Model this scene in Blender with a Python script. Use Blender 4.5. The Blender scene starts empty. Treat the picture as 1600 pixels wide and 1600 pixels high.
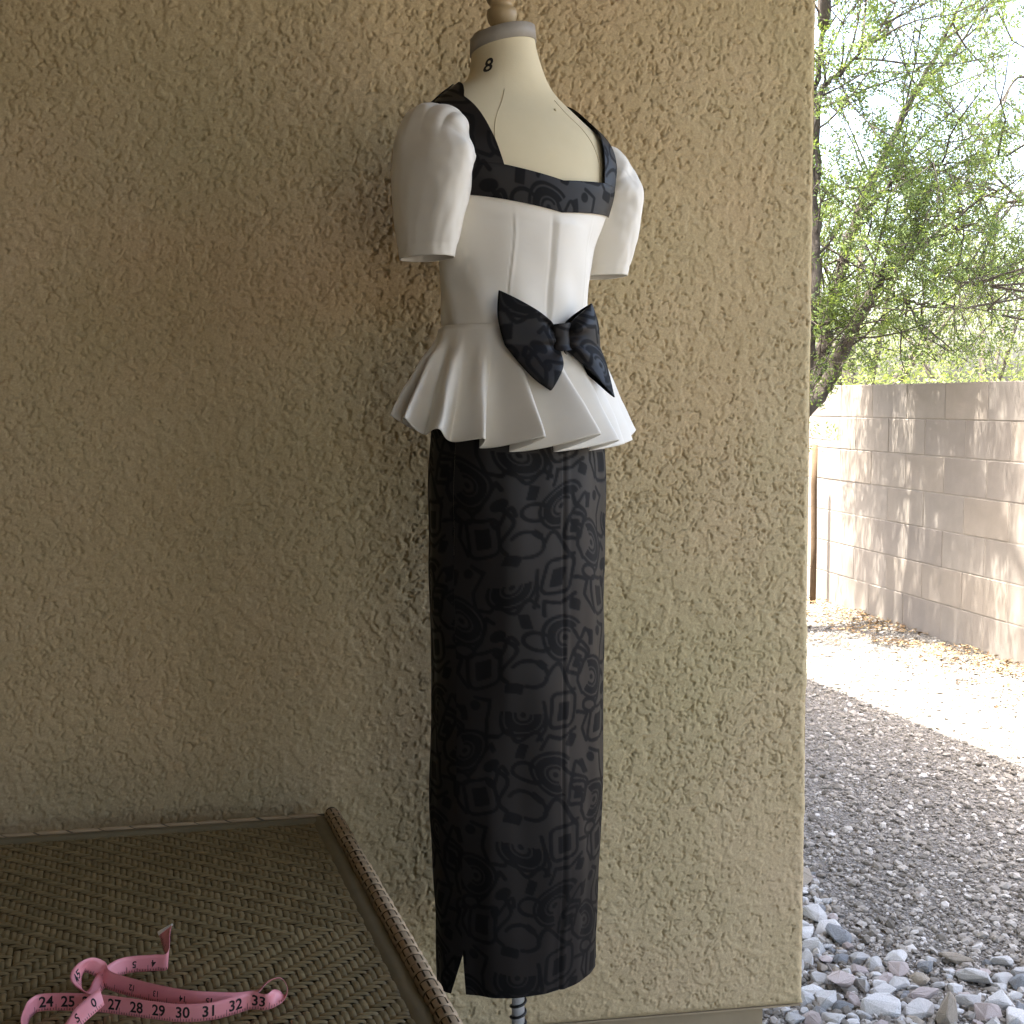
import bpy, math, random
import numpy as np
from mathutils import Vector, Matrix

R = math.radians
scene = bpy.context.scene
COL = scene.collection
rng = np.random.default_rng(7)
random.seed(7)

# ------------------------------------------------------------------ camera
EYE = 1.20
FPX = 2000.0                       # focal length in pixels of the 1600 px photograph
cam_data = bpy.data.cameras.new('camera')
cam_data.sensor_width = 36.0
cam_data.lens = 36.0 * FPX / 1600.0
cam_data.clip_start = 0.05
cam_data.clip_end = 3000
cam = bpy.data.objects.new('camera', cam_data)
COL.objects.link(cam)
CAM_ROT = Matrix.Rotation(R(90 - 5.0), 3, 'X') @ Matrix.Rotation(R(-0.35), 3, 'Z')
cam.matrix_world = Matrix.Translation((0, 0, EYE)) @ CAM_ROT.to_4x4()
scene.camera = cam

# ------------------------------------------------------------------ sky, sun, exposure
WALL_DIR = Vector((0.215, -0.977, 0)).normalized()      # run of the block wall, towards the camera
SUN_EL = R(74)
SUN_H = Vector((-0.955, -0.295, 0)).normalized()          # sun stands over the house
SUN_TO = Vector((SUN_H.x * math.cos(SUN_EL), SUN_H.y * math.cos(SUN_EL), math.sin(SUN_EL)))
world = bpy.data.worlds.new('World')
scene.world = world
world.use_nodes = True
wn = world.node_tree
bg = wn.nodes['Background']
sky = wn.nodes.new('ShaderNodeTexSky')
sky.sky_type = 'NISHITA'
sky.sun_disc = False
sky.sun_elevation = SUN_EL
sky.sun_rotation = math.atan2(SUN_TO.x, SUN_TO.y)
sky.air_density = 1.0
sky.dust_density = 6.0
sky.ozone_density = 0.5
wn.links.new(sky.outputs[0], bg.inputs[0])
bg.inputs[1].default_value = 0.15
sl = bpy.data.lights.new('sun', 'SUN')
sl.energy = 4.5
sl.angle = R(0.55)
sl.color = (1.0, 0.95, 0.87)
so = bpy.data.objects.new('sun', sl)
so.rotation_euler = (-SUN_TO).to_track_quat('-Z', 'Y').to_euler()
so.location = (0, 0, 12)
COL.objects.link(so)
scene.view_settings.view_transform = 'Standard'
scene.view_settings.look = 'None'
scene.view_settings.gamma = 1
scene.view_settings.use_curve_mapping = False
scene.view_settings.exposure = 3.35
scene.cycles.max_bounces = 8
scene.cycles.diffuse_bounces = 6
scene.cycles.sample_clamp_indirect = 8

# ------------------------------------------------------------------ helpers
GROUND = -0.14
def ray(px, py):
    return (CAM_ROT @ Vector(((px - 800) / FPX, -(py - 800) / FPX, -1))).normalized()
EYEV = Vector((0, 0, EYE))
def on_z(px, py, z):
    d = ray(px, py)
    return EYEV + d * ((z - EYE) / d.z)
def at_depth(px, py, y):
    d = ray(px, py)
    return EYEV + d * (y / d.y)

def link(o, parent=None):
    COL.objects.link(o)
    if parent is not None:
        o.parent = parent
    return o
def mesh_from(name, verts, faces, smooth=True):
    me = bpy.data.meshes.new(name)
    v = np.asarray(verts, dtype=np.float32)
    if isinstance(faces, np.ndarray):
        nf, k = faces.shape
        me.vertices.add(len(v)); me.vertices.foreach_set('co', v.ravel())
        me.loops.add(nf * k); me.loops.foreach_set('vertex_index', faces.astype(np.int32).ravel())
        me.polygons.add(nf)
        me.polygons.foreach_set('loop_start', np.arange(0, nf * k, k, dtype=np.int32))
        me.update(calc_edges=True)
        me.validate()
    else:
        me.from_pydata([tuple(x) for x in v], [], faces)
        me.update()
    me.polygons.foreach_set('use_smooth', [bool(smooth)] * len(me.polygons))
    return me
def obj(name, verts, faces, mat, parent=None, smooth=True):
    me = mesh_from(name, verts, faces, smooth)
    if mat is not None:
        me.materials.append(mat)
    return link(bpy.data.objects.new(name, me), parent)
def obj_me(name, me, parent=None):
    return link(bpy.data.objects.new(name, me), parent)
def empty(name, loc=(0, 0, 0)):
    o = bpy.data.objects.new(name, None)
    o.location = loc
    o.empty_display_size = 0.1
    return link(o)
def tag(o, label, cat, group=None, kind=None):
    o['label'] = label
    o['category'] = cat
    if group: o['group'] = group
    if kind: o['kind'] = kind
    return o
def grid_faces(nu, nv, closed_u=False):
    """vertex index = j*nu + i"""
    i = np.arange(nu if closed_u else nu - 1)
    j = np.arange(nv - 1)
    I, J = np.meshgrid(i, j)
    I2 = (I + 1) % nu
    return np.stack([J * nu + I, J * nu + I2, (J + 1) * nu + I2, (J + 1) * nu + I], -1).reshape(-1, 4)
def box_vf(x0, x1, y0, y1, z0, z1):
    v = [(x0, y0, z0), (x1, y0, z0), (x1, y1, z0), (x0, y1, z0), (x0, y0, z1), (x1, y0, z1), (x1, y1, z1), (x0, y1, z1)]
    f = [(0, 3, 2, 1), (4, 5, 6, 7), (0, 1, 5, 4), (1, 2, 6, 5), (2, 3, 7, 6), (3, 0, 4, 7)]
    return v, f
class MB:
    def __init__(self): self.v = []; self.f = []
    def add(self, v, f):
        o = len(self.v)
        self.v.extend([tuple(p) for p in v]); self.f.extend([tuple(i + o for i in q) for q in f])
    def tube(self, pts, rad, n=8, cap=True):
        pts = [Vector(p) for p in pts]
        o = len(self.v)
        up = None
        for k, p in enumerate(pts):
            t = (pts[min(k + 1, len(pts) - 1)] - pts[max(k - 1, 0)]).normalized()
            if up is None:
                up = t.orthogonal().normalized()
            up = (up - t * up.dot(t))
            up = up.normalized() if up.length > 1e-6 else t.orthogonal().normalized()
            w = t.cross(up)
            r = rad[k] if hasattr(rad, '__len__') else rad
            for a in range(n):
                c = 2 * math.pi * a / n
                self.v.append(tuple(p + (up * math.cos(c) + w * math.sin(c)) * r))
        for k in range(len(pts) - 1):
            for a in range(n):
                b = (a + 1) % n
                self.f.append((o + k * n + a, o + k * n + b, o + (k + 1) * n + b, o + (k + 1) * n + a))
        if cap:
            self.f.append(tuple(o + a for a in reversed(range(n))))
            e = o + (len(pts) - 1) * n
            self.f.append(tuple(e + a for a in range(n)))
    def lathe(self, prof, n=32, M=None):
        o = len(self.v)
        for r, z in prof:
            for a in range(n):
                c = 2 * math.pi * a / n
                p = Vector((r * math.cos(c), r * math.sin(c), z))
                self.v.append(tuple(M @ p if M else p))
        for k in range(len(prof) - 1):
            for a in range(n):
                b = (a + 1) % n
                self.f.append((o + k * n + a, o + k * n + b, o + (k + 1) * n + b, o + (k + 1) * n + a))
        self.f.append(tuple(o + a for a in reversed(range(n))))
        e = o + (len(prof) - 1) * n
        self.f.append(tuple(e + a for a in range(n)))
    def build(self, name, mat, parent=None, smooth=True):
        return obj(name, self.v, self.f, mat, parent, smooth)

def field(nx, ny, step, feat, seed):
    """smooth random field, unit variance, features of about feat metres"""
    r = np.random.default_rng(seed)
    g = r.standard_normal((ny, nx)).astype(np.float32)
    fx = np.fft.fftfreq(nx, step)[None, :]; fy = np.fft.fftfreq(ny, step)[:, None]
    k = np.sqrt(fx * fx + fy * fy) * feat
    h = np.fft.ifft2(np.fft.fft2(g) * np.exp(-(k * 1.6) ** 2)).real
    return (h / (h.std() + 1e-9)).astype(np.float32)
def sstep(a, b, x):
    t = np.clip((x - a) / (b - a), 0, 1)
    return t * t * (3 - 2 * t)
def smooth_interp(x, xs, ys, w=0.012):
    """linear table smoothed with a small window"""
    acc = 0
    offs = (-1.5, -0.75, 0, 0.75, 1.5); ws = (.12, .22, .32, .22, .12)
    for o, k in zip(offs, ws):
        acc = acc + k * np.interp(np.asarray(x) + o * w, xs, ys)
    return acc

# ------------------------------------------------------------------ materials
def new_mat(name):
    m = bpy.data.materials.new(name)
    m.use_nodes = True
    nt = m.node_tree
    return m, nt, nt.nodes['Principled BSDF']
def N(nt, typ, **kw):
    n = nt.nodes.new(typ)
    for k, v in kw.items():
        if k in n.inputs.keys() if not hasattr(n, k) else False:
            n.inputs[k].default_value = v
        else:
            setattr(n, k, v)
    return n
def ramp(nt, fac, stops):
    r = nt.nodes.new('ShaderNodeValToRGB')
    els = r.color_ramp.elements
    while len(els) < len(stops): els.new(0.5)
    for e, (p, c) in zip(els, stops):
        e.position = p; e.color = (*c, 1) if len(c) == 3 else c
    nt.links.new(fac, r.inputs[0])
    return r.outputs[0]
def noise(nt, scale, detail=4, rough=0.55, vec=None, dist=0.0):
    n = nt.nodes.new('ShaderNodeTexNoise')
    n.inputs['Scale'].default_value = scale
    n.inputs['Detail'].default_value = detail
    n.inputs['Roughness'].default_value = rough
    n.inputs['Distortion'].default_value = dist
    if vec is not None: nt.links.new(vec, n.inputs['Vector'])
    return n.outputs['Fac']
def objcoord(nt):
    return nt.nodes.new('ShaderNodeTexCoord').outputs['Object']
def bump(nt, bsdf, h, strength, dist):
    b = nt.nodes.new('ShaderNodeBump')
    b.inputs['Strength'].default_value = strength
    b.inputs['Distance'].default_value = dist
    nt.links.new(h, b.inputs['Height'])
    nt.links.new(b.outputs[0], bsdf.inputs['Normal'])
def simple(name, c0, c1, scale, rough=0.8, bscale=None, bstr=0.3, bdist=0.002, spec=0.3, metal=0.0):
    m, nt, b = new_mat(name)
    co = objcoord(nt)
    f = noise(nt, scale, 5, 0.6, co)
    nt.links.new(ramp(nt, f, [(0.3, c0), (0.7, c1)]), b.inputs['Base Color'])
    b.inputs['Roughness'].default_value = rough
    b.inputs['Specular IOR Level'].default_value = spec
    b.inputs['Metallic'].default_value = metal
    if bscale:
        bump(nt, b, noise(nt, bscale, 4, 0.6, co), bstr, bdist)
    return m

def stucco_mat():
    m, nt, b = new_mat('stucco')
    co = objcoord(nt)
    f = noise(nt, 3.0, 6, 0.6, co)
    base = ramp(nt, f, [(0.3, (0.462, 0.374, 0.212)), (0.5, (0.497, 0.396, 0.230)), (0.7, (0.535, 0.417, 0.252))])
    f2 = noise(nt, 260, 3, 0.7, co)
    mx = N(nt, 'ShaderNodeMix', data_type='RGBA', blend_type='MULTIPLY')
    mx.inputs[0].default_value = 1.0
    nt.links.new(base, mx.inputs[6])
    nt.links.new(ramp(nt, f2, [(0.3, (0.80, 0.79, 0.78)), (0.65, (1.04, 1.04, 1.04))]), mx.inputs[7])
    f3 = noise(nt, 1.1, 3, 0.5, co, 0.6)
    mx2 = N(nt, 'ShaderNodeMix', data_type='RGBA', blend_type='MULTIPLY')
    mx2.inputs[0].default_value = 1.0
    nt.links.new(mx.outputs[2], mx2.inputs[6])
    nt.links.new(ramp(nt, f3, [(0.32, (0.93, 0.97, 0.93)), (0.5, (1, 1, 1)), (0.68, (1.03, 0.975, 0.95))]), mx2.inputs[7])
    nt.links.new(mx2.outputs[2], b.inputs['Base Color'])
    b.inputs['Roughness'].default_value = 0.95
    b.inputs['Specular IOR Level'].default_value = 0.15
    bump(nt, b, noise(nt, 330, 4, 0.7, co), 0.45, 0.0012)
    return m
M_STUCCO = stucco_mat()
M_FOUND = simple('painted_concrete', (0.30, 0.235, 0.145), (0.37, 0.29, 0.18), 9, 0.9, 120, 0.3, 0.001, 0.2)
M_SLAB = simple('patio_concrete', (0.20, 0.175, 0.14), (0.26, 0.23, 0.185), 5, 0.9, 90, 0.3, 0.001, 0.2)
M_ROOF = simple('painted_soffit', (0.20, 0.155, 0.10), (0.25, 0.195, 0.125), 4, 0.9, 60, 0.2, 0.002, 0.2)

def fabric_white():
    m, nt, b = new_mat('white_faille')
    co = objcoord(nt)
    f = noise(nt, 14, 4, 0.5, co)
    nt.links.new(ramp(nt, f, [(0.25, (0.75, 0.71, 0.625)), (0.75, (0.81, 0.775, 0.695))]), b.inputs['Base Color'])
    b.inputs['Roughness'].default_value = 0.62
    b.inputs['Specular IOR Level'].default_value = 0.35
    b.inputs['Sheen Weight'].default_value = 0.15
    w = N(nt, 'ShaderNodeTexWave', wave_type='BANDS', bands_direction='Z')
    w.inputs['Scale'].default_value = 260
    w.inputs['Distortion'].default_value = 1.5
    nt.links.new(co, w.inputs['Vector'])
    ad = N(nt, 'ShaderNodeMath', operation='MULTIPLY_ADD')
    nt.links.new(noise(nt, 60, 3, 0.6, co), ad.inputs[0]); ad.inputs[1].default_value = 0.8
    nt.links.new(w.outputs['Fac'], ad.inputs[2])
    bump(nt, b, ad.outputs[0], 0.14, 0.0008)
    return m
M_WHITE = fabric_white()
def jacquard(name='black_jacquard', gloss=0.5):
    m, nt, b = new_mat(name)
    at = N(nt, 'ShaderNodeAttribute', attribute_name='motif')
    co = objcoord(nt)
    grain = noise(nt, 700, 2, 0.6, co)
    fac = N(nt, 'ShaderNodeMath', operation='MULTIPLY_ADD')
    nt.links.new(grain, fac.inputs[0]); fac.inputs[1].default_value = 0.10
    nt.links.new(at.outputs['Fac'], fac.inputs[2])
    nt.links.new(ramp(nt, fac.outputs[0], [(0.1, (0.0122, 0.0100, 0.0088)), (0.95, (0.0034, 0.0030, 0.0030))]), b.inputs['Base Color'])
    rr = N(nt, 'ShaderNodeMapRange')
    nt.links.new(at.outputs['Fac'], rr.inputs[0])
    rr.inputs[3].default_value = gloss; rr.inputs[4].default_value = 0.72
    nt.links.new(rr.outputs[0], b.inputs['Roughness'])
    sp = N(nt, 'ShaderNodeMapRange')
    nt.links.new(at.outputs['Fac'], sp.inputs[0])
    sp.inputs[3].default_value = 0.22; sp.inputs[4].default_value = 0.16
    nt.links.new(sp.outputs[0], b.inputs['Specular IOR Level'])
    bump(nt, b, at.outputs['Fac'], 0.25, 0.0006)
    return m
M_JAC = jacquard()
M_LINEN = simple('linen_cover', (0.60, 0.52, 0.34), (0.66, 0.58, 0.395), 7, 0.85, 420, 0.25, 0.0006, 0.2)
M_BAND = simple('grey_band', (0.27, 0.24, 0.20), (0.33, 0.30, 0.25), 20, 0.55, 200, 0.2, 0.0005, 0.35)
M_WOOD = simple('turned_wood', (0.30, 0.215, 0.105), (0.40, 0.295, 0.155), 30, 0.45, 80, 0.15, 0.0005, 0.45)
M_INK = simple('black_ink', (0.012, 0.011, 0.010), (0.02, 0.018, 0.016), 40, 0.7)
M_STEEL = simple('steel_rod', (0.68, 0.68, 0.67), (0.78, 0.78, 0.77), 30, 0.3, spec=0.5, metal=0.25)
M_SPRING = simple('black_spring', (0.012, 0.012, 0.013), (0.02, 0.02, 0.02), 50, 0.4, spec=0.5)
M_IRON = simple('cast_iron', (0.03, 0.03, 0.03), (0.05, 0.05, 0.05), 20, 0.5, 90, 0.3, 0.001)
M_SEAM = simple('seam_thread', (0.42, 0.35, 0.22), (0.48, 0.41, 0.26), 50, 0.9)

def wicker(name, c0, c1, rough):
    m, nt, b = new_mat(name)
    g = N(nt, 'ShaderNodeNewGeometry')
    co = objcoord(nt)
    mixf = N(nt, 'ShaderNodeMath', operation='MULTIPLY_ADD')
    nt.links.new(g.outputs['Random Per Island'], mixf.inputs[0]); mixf.inputs[1].default_value = 0.55
    nz = noise(nt, 40, 4, 0.6, co)
    sc = N(nt, 'ShaderNodeMath', operation='MULTIPLY'); nt.links.new(nz, sc.inputs[0]); sc.inputs[1].default_value = 0.6
    nt.links.new(sc.outputs[0], mixf.inputs[2])
    nt.links.new(ramp(nt, mixf.outputs[0], [(0.2, c0), (0.85, c1)]), b.inputs['Base Color'])
    b.inputs['Roughness'].default_value = rough
    b.inputs['Specular IOR Level'].default_value = 0.35
    bump(nt, b, noise(nt, 500, 3, 0.6, co), 0.2, 0.0005)
    return m
M_WICKER = wicker('wicker_strands', (0.135, 0.098, 0.042), (0.215, 0.160, 0.074), 0.5)
M_WRAP = wicker('wicker_wrap', (0.30, 0.215, 0.125), (0.40, 0.295, 0.175), 0.6)
M_WDARK = simple('wicker_core', (0.065, 0.050, 0.026), (0.09, 0.07, 0.037), 40, 0.8)
M_WBAND = simple('wicker_border', (0.15, 0.125, 0.072), (0.185, 0.155, 0.09), 30, 0.55, 200, 0.2, 0.0006)
M_TAPE = simple('pink_vinyl', (0.72, 0.255, 0.275), (0.79, 0.305, 0.325), 18, 0.42, 60, 0.1, 0.0005, 0.45)

def island_mat(name, stops, rough=0.9, bscale=120, bstr=0.4, trans=0.0):
    m, nt, b = new_mat(name)
    g = N(nt, 'ShaderNodeNewGeometry')
    nt.links.new(ramp(nt, g.outputs['Random Per Island'], stops), b.inputs['Base Color'])
    b.inputs['Roughness'].default_value = rough
    b.inputs['Specular IOR Level'].default_value = 0.2
    if bscale:
        bump(nt, b, noise(nt, bscale, 3, 0.6, objcoord(nt)), bstr, 0.002)
    if trans > 0:
        out = nt.nodes['Material Output']
        t = nt.nodes.new('ShaderNodeBsdfTranslucent')
        mul = N(nt, 'ShaderNodeMix', data_type='RGBA', blend_type='MULTIPLY'); mul.inputs[0].default_value = 1
        src = b.inputs['Base Color'].links[0].from_socket
        nt.links.new(src, mul.inputs[6]); mul.inputs[7].default_value = (1.5, 1.45, 0.7, 1)
        nt.links.new(mul.outputs[2], t.inputs[0])
        ms = nt.nodes.new('ShaderNodeMixShader'); ms.inputs[0].default_value = trans
        nt.links.new(b.outputs[0], ms.inputs[1]); nt.links.new(t.outputs[0], ms.inputs[2])
        nt.links.new(ms.outputs[0], out.inputs['Surface'])
    return m
M_GRAVEL = island_mat('gravel', [(0.0, (0.12, 0.108, 0.09)), (0.35, (0.23, 0.212, 0.182)), (0.7, (0.30, 0.278, 0.243)), (0.93, (0.40, 0.38, 0.345)), (1.0, (0.52, 0.50, 0.47))], 0.92, 260)
M_LITTER = island_mat('dead_leaves', [(0.0, (0.09, 0.055, 0.03)), (0.5, (0.20, 0.13, 0.07)), (1.0, (0.32, 0.24, 0.12))], 0.85, None)
M_LEAF = island_mat('mesquite_leaf', [(0.0, (0.065, 0.095, 0.032)), (0.5, (0.10, 0.14, 0.045)), (1.0, (0.15, 0.19, 0.065))], 0.5, None, trans=0.4)
M_LEAF2 = island_mat('pale_leaf', [(0.0, (0.08, 0.105, 0.035)), (0.5, (0.115, 0.14, 0.05)), (1.0, (0.15, 0.175, 0.07))], 0.55, None, trans=0.4)
M_BARK = simple('bark', (0.045, 0.038, 0.032), (0.10, 0.085, 0.07), 16, 0.95, 40, 0.7, 0.01, 0.15)
M_UPRIGHT = simple('upright_brown', (0.075, 0.050, 0.030), (0.115, 0.078, 0.048), 25, 0.9, 60, 0.4, 0.003, 0.2)
M_BLOCK = simple('concrete_block', (0.205, 0.180, 0.152), (0.250, 0.222, 0.190), 6, 0.95, 130, 0.35, 0.002, 0.12)
M_MORTAR = simple('mortar', (0.22, 0.195, 0.165), (0.27, 0.24, 0.205), 12, 0.95, 160, 0.3, 0.001, 0.1)
def ground_mat():
    m, nt, b = new_mat('ground_gravel')
    co = objcoord(nt)
    v = N(nt, 'ShaderNodeTexVoronoi'); v.inputs['Scale'].default_value = 115
    nt.links.new(co, v.inputs['Vector'])
    c = ramp(nt, v.outputs['Color'], [(0.0, (0.11, 0.10, 0.085)), (0.5, (0.20, 0.185, 0.163)), (1.0, (0.31, 0.295, 0.27))])
    nt.links.new(c, b.inputs['Base Color'])
    b.inputs['Roughness'].default_value = 0.95
    b.inputs['Specular IOR Level'].default_value = 0.15
    bump(nt, b, v.outputs['Distance'], 1.0, 0.014)
    return m
M_GROUND = ground_mat()
def rock_mat(name, c0, c1, c2):
    m, nt, b = new_mat(name)
    co = objcoord(nt)
    oi = nt.nodes.new('ShaderNodeObjectInfo')
    ad = N(nt, 'ShaderNodeVectorMath', operation='ADD')
    nt.links.new(co, ad.inputs[0]); nt.links.new(oi.outputs['Location'], ad.inputs[1])
    f = noise(nt, 22, 6, 0.65, ad.outputs[0])
    base = ramp(nt, f, [(0.28, c0), (0.5, c1), (0.72, c2)])
    hs = N(nt, 'ShaderNodeHueSaturation')
    mr = N(nt, 'ShaderNodeMapRange'); nt.links.new(oi.outputs['Random'], mr.inputs[0]); mr.inputs[3].default_value = 0.72; mr.inputs[4].default_value = 1.18
    nt.links.new(base, hs.inputs['Color']); nt.links.new(mr.outputs[0], hs.inputs['Value'])
    nt.links.new(hs.outputs[0], b.inputs['Base Color'])
    b.inputs['Roughness'].default_value = 0.85
    b.inputs['Specular IOR Level'].default_value = 0.25
    bump(nt, b, noise(nt, 90, 5, 0.65, ad.outputs[0]), 0.5, 0.004)
    return m
M_ROCK = rock_mat('grey_white_rock', (0.32, 0.317, 0.305), (0.50, 0.495, 0.475), (0.64, 0.635, 0.61))
M_ROCK_PINK = rock_mat('pinkish_rock', (0.32, 0.275, 0.25), (0.42, 0.365, 0.34), (0.52, 0.475, 0.45))
M_ROCK_TAN = rock_mat('tan_rock', (0.26, 0.225, 0.17), (0.36, 0.315, 0.25), (0.45, 0.41, 0.35))
M_ROCK_DARK = rock_mat('slate_rock', (0.15, 0.16, 0.165), (0.22, 0.23, 0.235), (0.32, 0.33, 0.335))

# ================================================================== SETTING
gv = []
gx = [-400, -60, -10, 10, 60, 400]; gy = [-400, -60, -10, 12, 60, 900]
for y in gy:
    for x in gx: gv.append((x, y, GROUND))
o = obj('ground', gv, grid_faces(6, 6), M_GROUND); o['kind'] = 'structure'

# stucco wall: plane through (0, 2.28) turned 9 degrees, its end is the outside corner
YAW = R(9.0)
WU = Vector((math.cos(YAW), math.sin(YAW), 0))         # along the wall, to the right
WN = Vector((math.sin(YAW), -math.cos(YAW), 0))        # out of the wall, to the camera
W0 = Vector((0.0, 2.28, 0))
def on_wall(px, py):
    d = ray(px, py)
    t = (W0 - EYEV).dot(WN) / d.dot(WN)
    p = EYEV + d * t
    return (p - W0).dot(WU), p.z
u_corner = on_wall(1267, 800)[0]
u_found = on_wall(1197, 1585)[0]
z_screed = on_wall(1194, 1573)[1]

wall = empty('stucco_wall', (0, 0, 0))
tag(wall, 'tan stucco wall with lacy trowelled texture behind the dress form', 'wall')
step = 0.0022
U0 = -1.12; Z1 = 2.0
nu = int((u_corner - U0) / step) + 1; nz = int((Z1 - z_screed) / step) + 1
us = np.linspace(U0, u_corner, nu); zs = np.linspace(z_screed, Z1, nz)
UU, ZZ = np.meshgrid(us, zs)
f1 = field(nu, nz, step, 0.0125, 1) + 0.40 * field(nu, nz, step, 0.006, 2)
f2 = field(nu, nz, step, 0.0115, 3) + 0.30 * field(nu, nz, step, 0.006, 4)
msk = field(nu, nz, step, 0.010, 5)
msk2 = field(nu, nz, step, 0.22, 6)
fine = field(nu, nz, step, 0.0045, 8)
plate = sstep(-0.22, -0.02, f1 + 0.35 * msk2)
crease = np.exp(-(f2 / 0.17) ** 2) * sstep(-0.15, 0.40, msk + 0.45 * msk2)
pits = sstep(1.35, 2.1, fine + 0.5 * msk2) * (1 - 0.6 * plate)
H = 0.0014 * plate - 0.0046 * crease - 0.0030 * pits + 0.00025 * fine + 0.0010 * field(nu, nz, step, 0.25, 9)
rad = 0.013
edge = np.clip((UU - (u_corner - rad)) / rad, 0, 1)
H = H * (1 - 0.6 * edge) + (np.sqrt(np.clip(1 - edge ** 2, 0, 1)) - 1) * rad
eb = np.clip(((z_screed + 0.010) - ZZ) / 0.010, 0, 1)
H = H * (1 - eb) - 0.004 * eb ** 2
P = np.empty((nz, nu, 3), np.float32)
for c in range(3):
    P[..., c] = W0[c] + UU * WU[c] + H * WN[c]
P[..., 2] = ZZ
wv = field(64, nz, step, .09, 12)[:, 0] * .0011 + field(64, nz, step, .02, 13)[:, 0] * .0006
for c in range(2):
    P[..., c] += WU[c] * wv[:, None] * np.clip((UU - (u_corner - .04)) / .04, 0, 1) - WU[c] * .002 * np.clip((UU - (u_corner - .04)) / .04, 0, 1)
o = obj('stucco_face', P.reshape(-1, 3), grid_faces(nu, nz), M_STUCCO, wall)
def wall_box(name, u0, u1, n0, n1, z0, z1, mat, parent=wall):
    v, f = box_vf(u0, u1, n0, n1, z0, z1)
    v = [W0 + WU * a + WN * b + Vector((0, 0, c)) for a, b, c in v]
    return obj(name, v, [tuple(reversed(q)) for q in f], mat, parent, False)
wall_box('wall_core', -3.6, u_corner, -0.20, -rad - 0.0005, z_screed, 2.70, M_STUCCO)
wall_box('upper_panel', U0 - 0.001, u_corner - 0.004, -rad, -0.002, Z1 - 0.002, 2.70, M_STUCCO)
wall_box('side_panel', -3.6, U0 - 0.001, -rad, 0.0012, z_screed, 2.70, M_STUCCO)
wall_box('foundation', -3.6, u_found, -0.19, -0.020, GROUND - 0.2, z_screed - 0.001, M_FOUND)
wall_box('weep_screed', -3.6, u_corner - 0.006, -0.19, -0.002, z_screed - 0.0045, z_screed - 0.0015, M_FOUND)

# patio floor: stops at the wall corner
EAVE_DIR = Vector((0.24, -0.97, 0)).normalized()
pc = W0 + WU * (u_found - 0.01)
fl = [pc + WN * 0.0, pc + EAVE_DIR * 5.2, Vector((-3.6, -3.0, 0)), W0 - WU * 3.6]
v = [(p.x, p.y, GROUND - 0.1) for p in fl] + [(p.x, p.y, 0.0) for p in fl]
o = obj('patio_floor', v, [(4, 5, 6, 7)[::-1], (0, 4, 5, 1)[::-1], (1, 5, 6, 2)[::-1], (2, 6, 7, 3)[::-1]], M_SLAB, None, False); o['kind'] = 'structure'

# roof over the patio and the house behind: its eave throws the straight shadow edge on the gravel
EAVE_Z = 2.62
sa = on_z(1258, 1058, GROUND); sb = on_z(1600, 1198, GROUND)
off = Vector((SUN_TO.x, SUN_TO.y, 0)) * ((EAVE_Z + 0.18 - GROUND) / SUN_TO.z)
ea = sa + off; eb_ = sb + off
ed = (eb_ - ea).normalized()
e_far = ea - ed * 4.5; e_near = ea + ed * 9.0
perp = Vector((-ed.y, ed.x, 0));  perp = perp if perp.x < 0 else -perp
corners = [e_far, e_near, e_near + perp * 6.6, e_far + perp * 6.6]
v = [(p.x, p.y, EAVE_Z) for p in corners] + [(p.x, p.y, EAVE_Z + 0.18) for p in corners]
roof = empty('patio_roof', (ea.x, ea.y, EAVE_Z))
tag(roof, 'flat roof covering the patio and shading the gravel beside the house', 'roof')
roof_o = obj('soffit', [Vector(p) - Vector(roof.location) for p in v], [(0, 1, 2, 3), (7, 6, 5, 4), (0, 4, 5, 1), (1, 5, 6, 2), (2, 6, 7, 3), (3, 7, 4, 0)], M_ROOF, roof, False)
# house body closing the patio on the far left
hw = empty('house_wall', (-1.75, 0, 0)); tag(hw, 'tan stucco house wall with an added dark sliding glass door at the end of the patio', 'wall')
v, f = box_vf(-0.25, 0.0, -1.7, 1.995, GROUND, EAVE_Z - 0.002)
obj('wall_face', v, f, M_STUCCO, hw, False)
M_DARKGLASS = simple('added_dark_glass', (0.012, 0.014, 0.014), (0.02, 0.022, 0.022), 3, 0.08, spec=0.5)  # for unseen doors added to cut the light bounced inside the patio
M_FRAME = simple('bronze_frame', (0.05, 0.04, 0.03), (0.065, 0.05, 0.04), 8, 0.5)
for y0, y1 in ((-1.35, -0.02), (0.02, 1.35)):
    v, f = box_vf(0.012, 0.030, y0 + .05, y1 - .05, .09, 2.20); obj('added_door_glass', v, f, M_DARKGLASS, hw, False)
    mb = MB()
    for bx in ((0.004, .045, y0, y0 + .05, .04, 2.25), (0.004, .045, y1 - .05, y1, .04, 2.25), (0.005, .044, y0 + .05, y1 - .05, .04, .09), (0.005, .044, y0 + .05, y1 - .05, 2.20, 2.25)):
        mb.add(*box_vf(*bx))
    mb.build('added_door_frame', M_FRAME, hw, False)
rw_ = empty('rear_house_wall', (-2.0, -1.7, 0)); tag(rw_, 'plain tan stucco house wall at the back of the patio opposite the dress form', 'wall')
v, f = box_vf(0.002, 2.3, -0.25, -0.002, GROUND, EAVE_Z - 0.002)  # unseen wall, its right end cut short to let light in
obj('wall_face', v, f, M_STUCCO, rw_, False)
v, f = box_vf(0.55, 2.05, 0.012, 0.03, .09, 2.2); obj('added_door_glass', v, f, M_DARKGLASS, rw_, False)  # second added dark door, again to lower the bounced light
mb = MB()
for bx in ((0.50, .55, .002, .045, .04, 2.25), (2.05, 2.10, .002, .045, .04, 2.25), (.55, 2.05, .003, .044, .04, .09), (.55, 2.05, .003, .044, 2.20, 2.25)):
    mb.add(*box_vf(*bx))
mb.build('added_door_frame', M_FRAME, rw_, False)
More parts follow.
